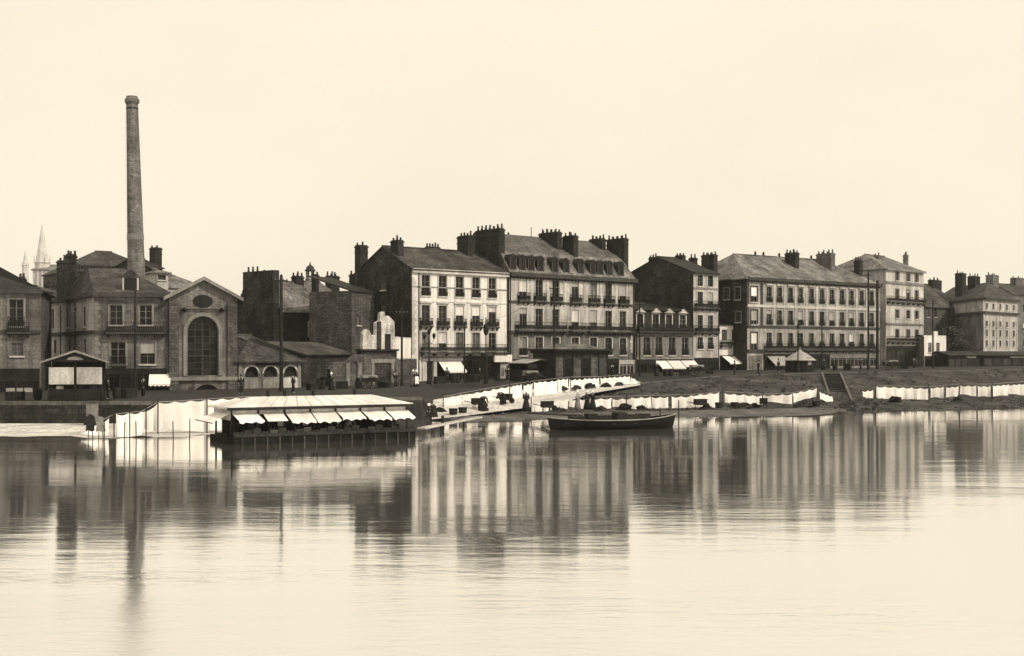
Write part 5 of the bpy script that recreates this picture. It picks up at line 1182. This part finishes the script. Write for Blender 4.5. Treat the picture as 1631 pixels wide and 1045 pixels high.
# tubs, heaps and barrows under the lines
def tub(px, d, z, r, label):
    o = thing('wash_tub', label, 'tub', (*P(px, d), z), 0, 'wash tubs on the banks'); MB().lathe([(r * .8, 0), (r, .5), (r * 1.03, .5), (r * .92, .45)], 12).build('staves', WOOD, o); MB().lathe([(r * .86, .12), (r * .9, .12), (r * .9, .17), (r * .86, .17)], 12).build('hoop', IRON, o)
def heap(px, d, z, w, h_, label):
    mb = MB(); N = 12; K = 5
    for j in range(K + 1):
        for i in range(N): a = 2 * math.pi * i / N; q = math.cos(math.pi / 2 * j / K) ** .7; r = w * q * random.uniform(.55, 1.25); mb.v.append((r * math.cos(a), r * .6 * math.sin(a), h_ * math.sin(math.pi / 2 * j / K) * random.uniform(.6, 1.25) - .05))
    for j in range(K):
        for i in range(N): mb.f.append((j * N + i, j * N + (i + 1) % N, (j + 1) * N + (i + 1) % N, (j + 1) * N + i))
    o = mb.build('laundry_heap', DCLOTH if w > .4 else GCLOTH, None, T((*P(px, d), z))); tag(o, label, 'laundry', 'heaps of wet laundry on the banks')
def barrow(px, d, z, rz, label):
    o = thing('wheelbarrow', label, 'wheelbarrow', (*P(px, d), z), rz, 'wheelbarrows on the banks')
    MB().slab([(-.55, -.35, .85), (.55, -.35, .85), (.55, .35, .85), (-.55, .35, .85)], .06).box(-.55, -.5, -.35, .35, .35, .79).box(.45, .5, -.3, .3, .3, .79).box(-.5, .45, -.35, -.31, .3, .79).box(-.5, .45, .31, .35, .3, .79).build('tray', WOOD, o)
    MB().tube((.6, -.04, .25), (.6, .04, .25), .25, 14).build('wheel', WOOD, o)
    for s_ in (-1, 1): MB().tube((.6, s_ * .12, .25), (-1.2, s_ * .32, .6), .03, 5).build('handle', WOOD, o); MB().tube((-.4, s_ * .25, 0), (-.35, s_ * .25, .4), .03, 5).build('leg', WOOD, o)
barrow(762, 105, .7, R(20), 'wheelbarrow beside the person bending in mid slipway'); barrow(806, 109.5, .92, R(-30), 'wheelbarrow below the slipway clothes prop'); barrow(872, 105.5, .42, R(10), 'wheelbarrow at the left end of the lower line'); barrow(1116, 110, .43, R(15), 'wheelbarrow under the lower line near its middle prop'); barrow(1216, 112, .43, R(80), 'wheelbarrow under the right half of the lower line')
for k, (px, d, z) in enumerate(((722, 101, .35), (737, 102, .4), (1300, 114, .42), (1145, 111, .43), (1430, 124, .42), (1170, 111.5, .43))):
    tub(px, d, z, .38, ['wash tub low on the slipway, nearest the wash-house', 'second wash tub low on the slipway', 'wash tub at the right end of the lower line', 'wash tub beside the middle prop of the lower line', 'wash tub under the far right line', 'wash tub just right of the middle prop of the lower line'][k])
hp_ = [(700, 103, .5, .8, .7, 'dark laundry heap at the foot of the slipway line'), (770, 103.5, .62, .7, .5, 'dark laundry heap near the mid-slipway barrow'), (872, 120, 1.68, .8, .55, 'dark laundry heap below the slipway line, left of its third prop'), (895, 121, 1.75, .9, .7, 'dark laundry heap left of the third slipway prop'), (918, 122.5, 1.8, .9, .7, 'dark laundry heap right of the third slipway prop'), (940, 124, 1.9, 1.0, .8, 'large dark laundry heap under the upper slipway line'), (965, 126, 1.95, .9, .7, 'dark laundry heap near the top of the slipway'), (985, 128, 2.05, 1.0, .6, 'dark laundry heap before the last slipway prop'),
       (890, 106, .42, .8, .6, 'dark laundry heap above the barge stern'), (955, 107, .43, .9, .7, 'dark laundry heap above the barge middle'), (995, 108, .44, 1.1, .9, 'dark laundry heap at the second lower prop'), (1022, 108.5, .44, .8, .7, 'dark laundry heap right of the second lower prop'), (1125, 110, .44, .9, .6, 'dark laundry heap left of the middle prop'), (1185, 112, .45, 1.2, .8, 'dark laundry heap right of the middle prop'), (1200, 112.5, .45, 1.0, .7, 'dark laundry heap by the right-hand barrow'), (1280, 114, .45, 1.3, .7, 'dark laundry heap near the right end of the lower line'), (1425, 125, .43, 1.1, 1.0, 'dark bushy heap under the left end of the far right line'), (1525, 127, .44, .9, .9, 'dark heap in the middle of the far right bank'), (1352, 119, .42, .9, .5, 'dark heap at the foot of the stone stairs')]
for h_ in hp_: heap(h_[0], h_[1], h_[2], h_[3] * .7, h_[4] * .55, h_[5])

def barrel(px, d, z, label, m=WOOD):
    o = thing('barrel', label, 'barrel', (*P(px, d), z), random.random(), 'barrels standing on the quay'); MB().lathe([(.26, 0), (.33, .25), (.35, .45), (.33, .65), (.26, .9), (.22, .88)], 12).build('staves', m, o)
    for zz_, r_ in ((.15, .315), (.7, .335)): MB().lathe([(r_, zz_), (r_ + .015, zz_), (r_ + .015, zz_ + .06), (r_, zz_ + .06)], 12).build('hoop', IRON, o)
def crate(px, d, z, w, h_, label, m=WOOD):
    o = thing('crate', label, 'crate', (*P(px, d), z), random.uniform(0, 1.5), 'crates standing on the quay'); MB().box(-w / 2, w / 2, -w * .35, w * .35, 0, h_ - .02).build('body', SHOP, o)
    for k in range(3):
        for y in (-1, 1): MB().box(-w / 2 - .02, w / 2 + .02, min(y * w * .35, y * (w * .35 + .03)), max(y * w * .35, y * (w * .35 + .03)) , h_ * (k + .08) / 3, h_ * (k + .88) / 3).build('slat', m, o)
def handcart(px, d, z, rz, label):
    o = thing('handcart', label, 'cart', (*P(px, d), z), rz, 'handcarts on the quay'); MB().box(-1.1, 1.1, -.55, .55, .72, .8).box(-1.1, 1.1, -.58, -.552, .8, 1.1).box(-1.1, 1.1, .552, .58, .8, 1.1).build('bed', WOOD, o)
    for y in (-.7, .7):
        w = MB(); N = 16; pt = [(.6 * math.cos(2 * math.pi * k / N), y, .6 + .6 * math.sin(2 * math.pi * k / N)) for k in range(N + 1)]; w.path(pt, .04, 5)
        for k in range(0, N, 2): w.tube((0, y, .6), pt[k], .025, 4)
        w.build('wheel', WOOD, o)
    for y in (-.45, .45): MB().tube((1.0, y, .75), (2.4, y * .8, .55), .035, 5).build('shaft', WOOD, o)
    MB().box(-.8, .7, -.45, .45, .802, 1.35).build('load', GCLOTH, o)
random.seed(21)
for a_ in ((508, 118, 1.85, 'barrel by the lean-to wall, leftmost of its pair'), (513, 118, 1.85, 'barrel by the lean-to wall, right one of its pair'), (571, 121, 1.88, 'barrel standing alone before the yard wall piers'), (722, 133, 2.12, 'barrel below the white shop awning'), (728, 133.3, 2.12, 'second barrel below the white shop awning, to its right'), (792, 137, 2.2, 'barrel before the pale-framed shop window'), (829, 138, 2.2, 'barrel left of the low pale-roofed stand'), (1060, 150, 2.5, 'barrel before the three awnings, left one'), (1068, 150.5, 2.5, 'barrel before the three awnings, right one'), (1330, 166, 2.96, 'barrel before the pale shopfront of the long block'), (186, 99, 1.72, 'barrel right of the gabled stand with blinds'), (60, 97, 1.72, 'barrel left of the gabled stand with blinds')): barrel(*a_)
for a_ in ((497, 116, 1.83, .9, .7, 'dark crate before the lean-to, left of the barrels'), (545, 119, 1.86, 1.1, .8, 'large dark crate before the yard wall'), (612, 122, 1.92, 1.2, .6, 'low crate before the blocked gateway'), (700, 130, 2.1, 1.0, .8, 'crate by the three-lantern lamp'), (752, 134, 2.15, 1.2, .9, 'large crate between the clock post and the thin pole'), (1090, 152, 2.55, 1.1, .8, 'crate below the rightmost of three awnings'), (1130, 155, 2.65, 1.2, .9, 'large crate before the narrow house'), (1350, 168, 2.96, 1.2, .9, 'crate near the tall dark pole of the long block'), (1440, 180, 2.98, 1.4, 1.0, 'crate before the dark ground floor of the pale house'), (205, 100, 1.72, 1.1, .8, 'crate before the corner house shop'), (24, 96, 1.72, 1.2, .7, 'crate before the pale-coloured shop window at far left')): crate(*a_)
handcart(588, 119, 1.88, R(30), 'loaded handcart before the yard wall'); handcart(845, 133, 2.1, R(35), 'loaded handcart before the low pale-roofed stand'); handcart(1110, 148, 2.55, R(20), 'loaded handcart on the quay before the narrow house'); handcart(1420, 172, 2.97, R(200), 'loaded handcart before the pale five-storey house')
for a_, k_ in (((384, 108, 1.8, 'person in dark coat standing before the market hall'), {}), ((467, 110, 1.82, 'person in dark clothes beside the thick pole'), dict(rz=R(80))), ((528, 116, 1.85, 'person in dark skirt walking by the lean-to'), dict(rz=R(90))), ((630, 121, 1.93, 'person in dark coat by the pole at the hoarding'), dict(rz=R(40))), ((712, 131, 2.1, 'person in dark clothes at the white shop awning'), dict(rz=R(190))), ((764, 133, 2.15, 'person in dark clothes left of the clock post'), dict(rz=R(100))), ((808, 137, 2.2, 'person in dark coat at the shop with pale frame'), dict(rz=R(20))), ((975, 146, 2.4, 'person in dark clothes right of the timber pavilion'), dict(rz=R(200))), ((1046, 149, 2.5, 'person in dark skirt left of the three awnings'), dict(rz=R(120))), ((1240, 158, 2.88, 'person in dark coat left of the tent kiosk'), dict(rz=R(60))), ((1312, 163, 2.95, 'person in dark coat right of the tent kiosk'), dict(rz=R(-60))), ((1371, 170, 2.96, 'person in dark clothes left of the tall dark pole'), dict(rz=R(90))), ((1456, 182, 2.98, 'person in dark clothes by the low white cottage'), {}), ((172, 98, 1.72, 'person in dark clothes right of the gabled stand'), dict(rz=R(-70))), ((228, 102, 1.73, 'person in dark coat at the small white awning of the corner house'), dict(rz=R(150)))):
    person(*a_, skirt='skirt' in a_[3], cap='skirt' in a_[3], **k_)

# ------------------------------------------------------------------ trees
def tree(px, d, z, h_, r, label, n_=3200):
    o = thing('tree', label, 'tree', (*P(px, d), z)); MB().lathe([(.2, -.3), (.14, h_ * .3), (.08, h_ * .6)], 7).tube((0, 0, h_ * .3), (r * .5, 0, h_ * .62), .07, 5, .03).tube((0, 0, h_ * .35), (-r * .5, .2, h_ * .66), .07, 5, .03).build('trunk', BARK, o)
    mb = MB(); cl = [(random.uniform(-.7, .7) * r, random.uniform(-.7, .7) * r, h_ * random.uniform(.45, .85), r * random.uniform(.35, .55)) for _ in range(9)]
    for _ in range(n_):
        c = random.choice(cl); v = Vector((random.gauss(0, 1), random.gauss(0, 1), random.gauss(0, 1))).normalized() * c[3] * random.random() ** .4; p = Vector(c[:3]) + v
        q = Vector((random.gauss(0, 1), random.gauss(0, 1), random.gauss(0, 1))).normalized(); t1 = q.orthogonal().normalized(); t2 = q.cross(t1); k = random.uniform(.13, .28)
        mb.poly([p - t1 * k, p + t2 * k * .6, p + t1 * k, p - t2 * k * .6])
    mb.build('crown', LEAF, o)
tree(391, 150, 2, 5.8, 1.4, 'small dark tree right of the power house, over the market roof'); tree(1523, 215, 3, 7.2, 2.6, 'dark leafy tree before the flank of the corner block')

# ------------------------------------------------------------------ haze
hz_ = MB().box(-1300, 1300, -250, 2300, -1.6, 75).build('haze', mat('unused_haze', .5)); hz_['kind'] = 'stuff'; hz_['label'] = 'thin pale river haze'
hm = bpy.data.materials.new('haze'); hm.use_nodes = True; hn = hm.node_tree.nodes; hn.remove(hn['Principled BSDF'])
pv = hn.new('ShaderNodeVolumePrincipled'); pv.inputs['Color'].default_value = (.95, .94, .92, 1); pv.inputs['Density'].default_value = .00014
hm.node_tree.links.new(pv.outputs[0], hn['Material Output'].inputs['Volume']); hz_.data.materials.clear(); hz_.data.materials.append(hm)
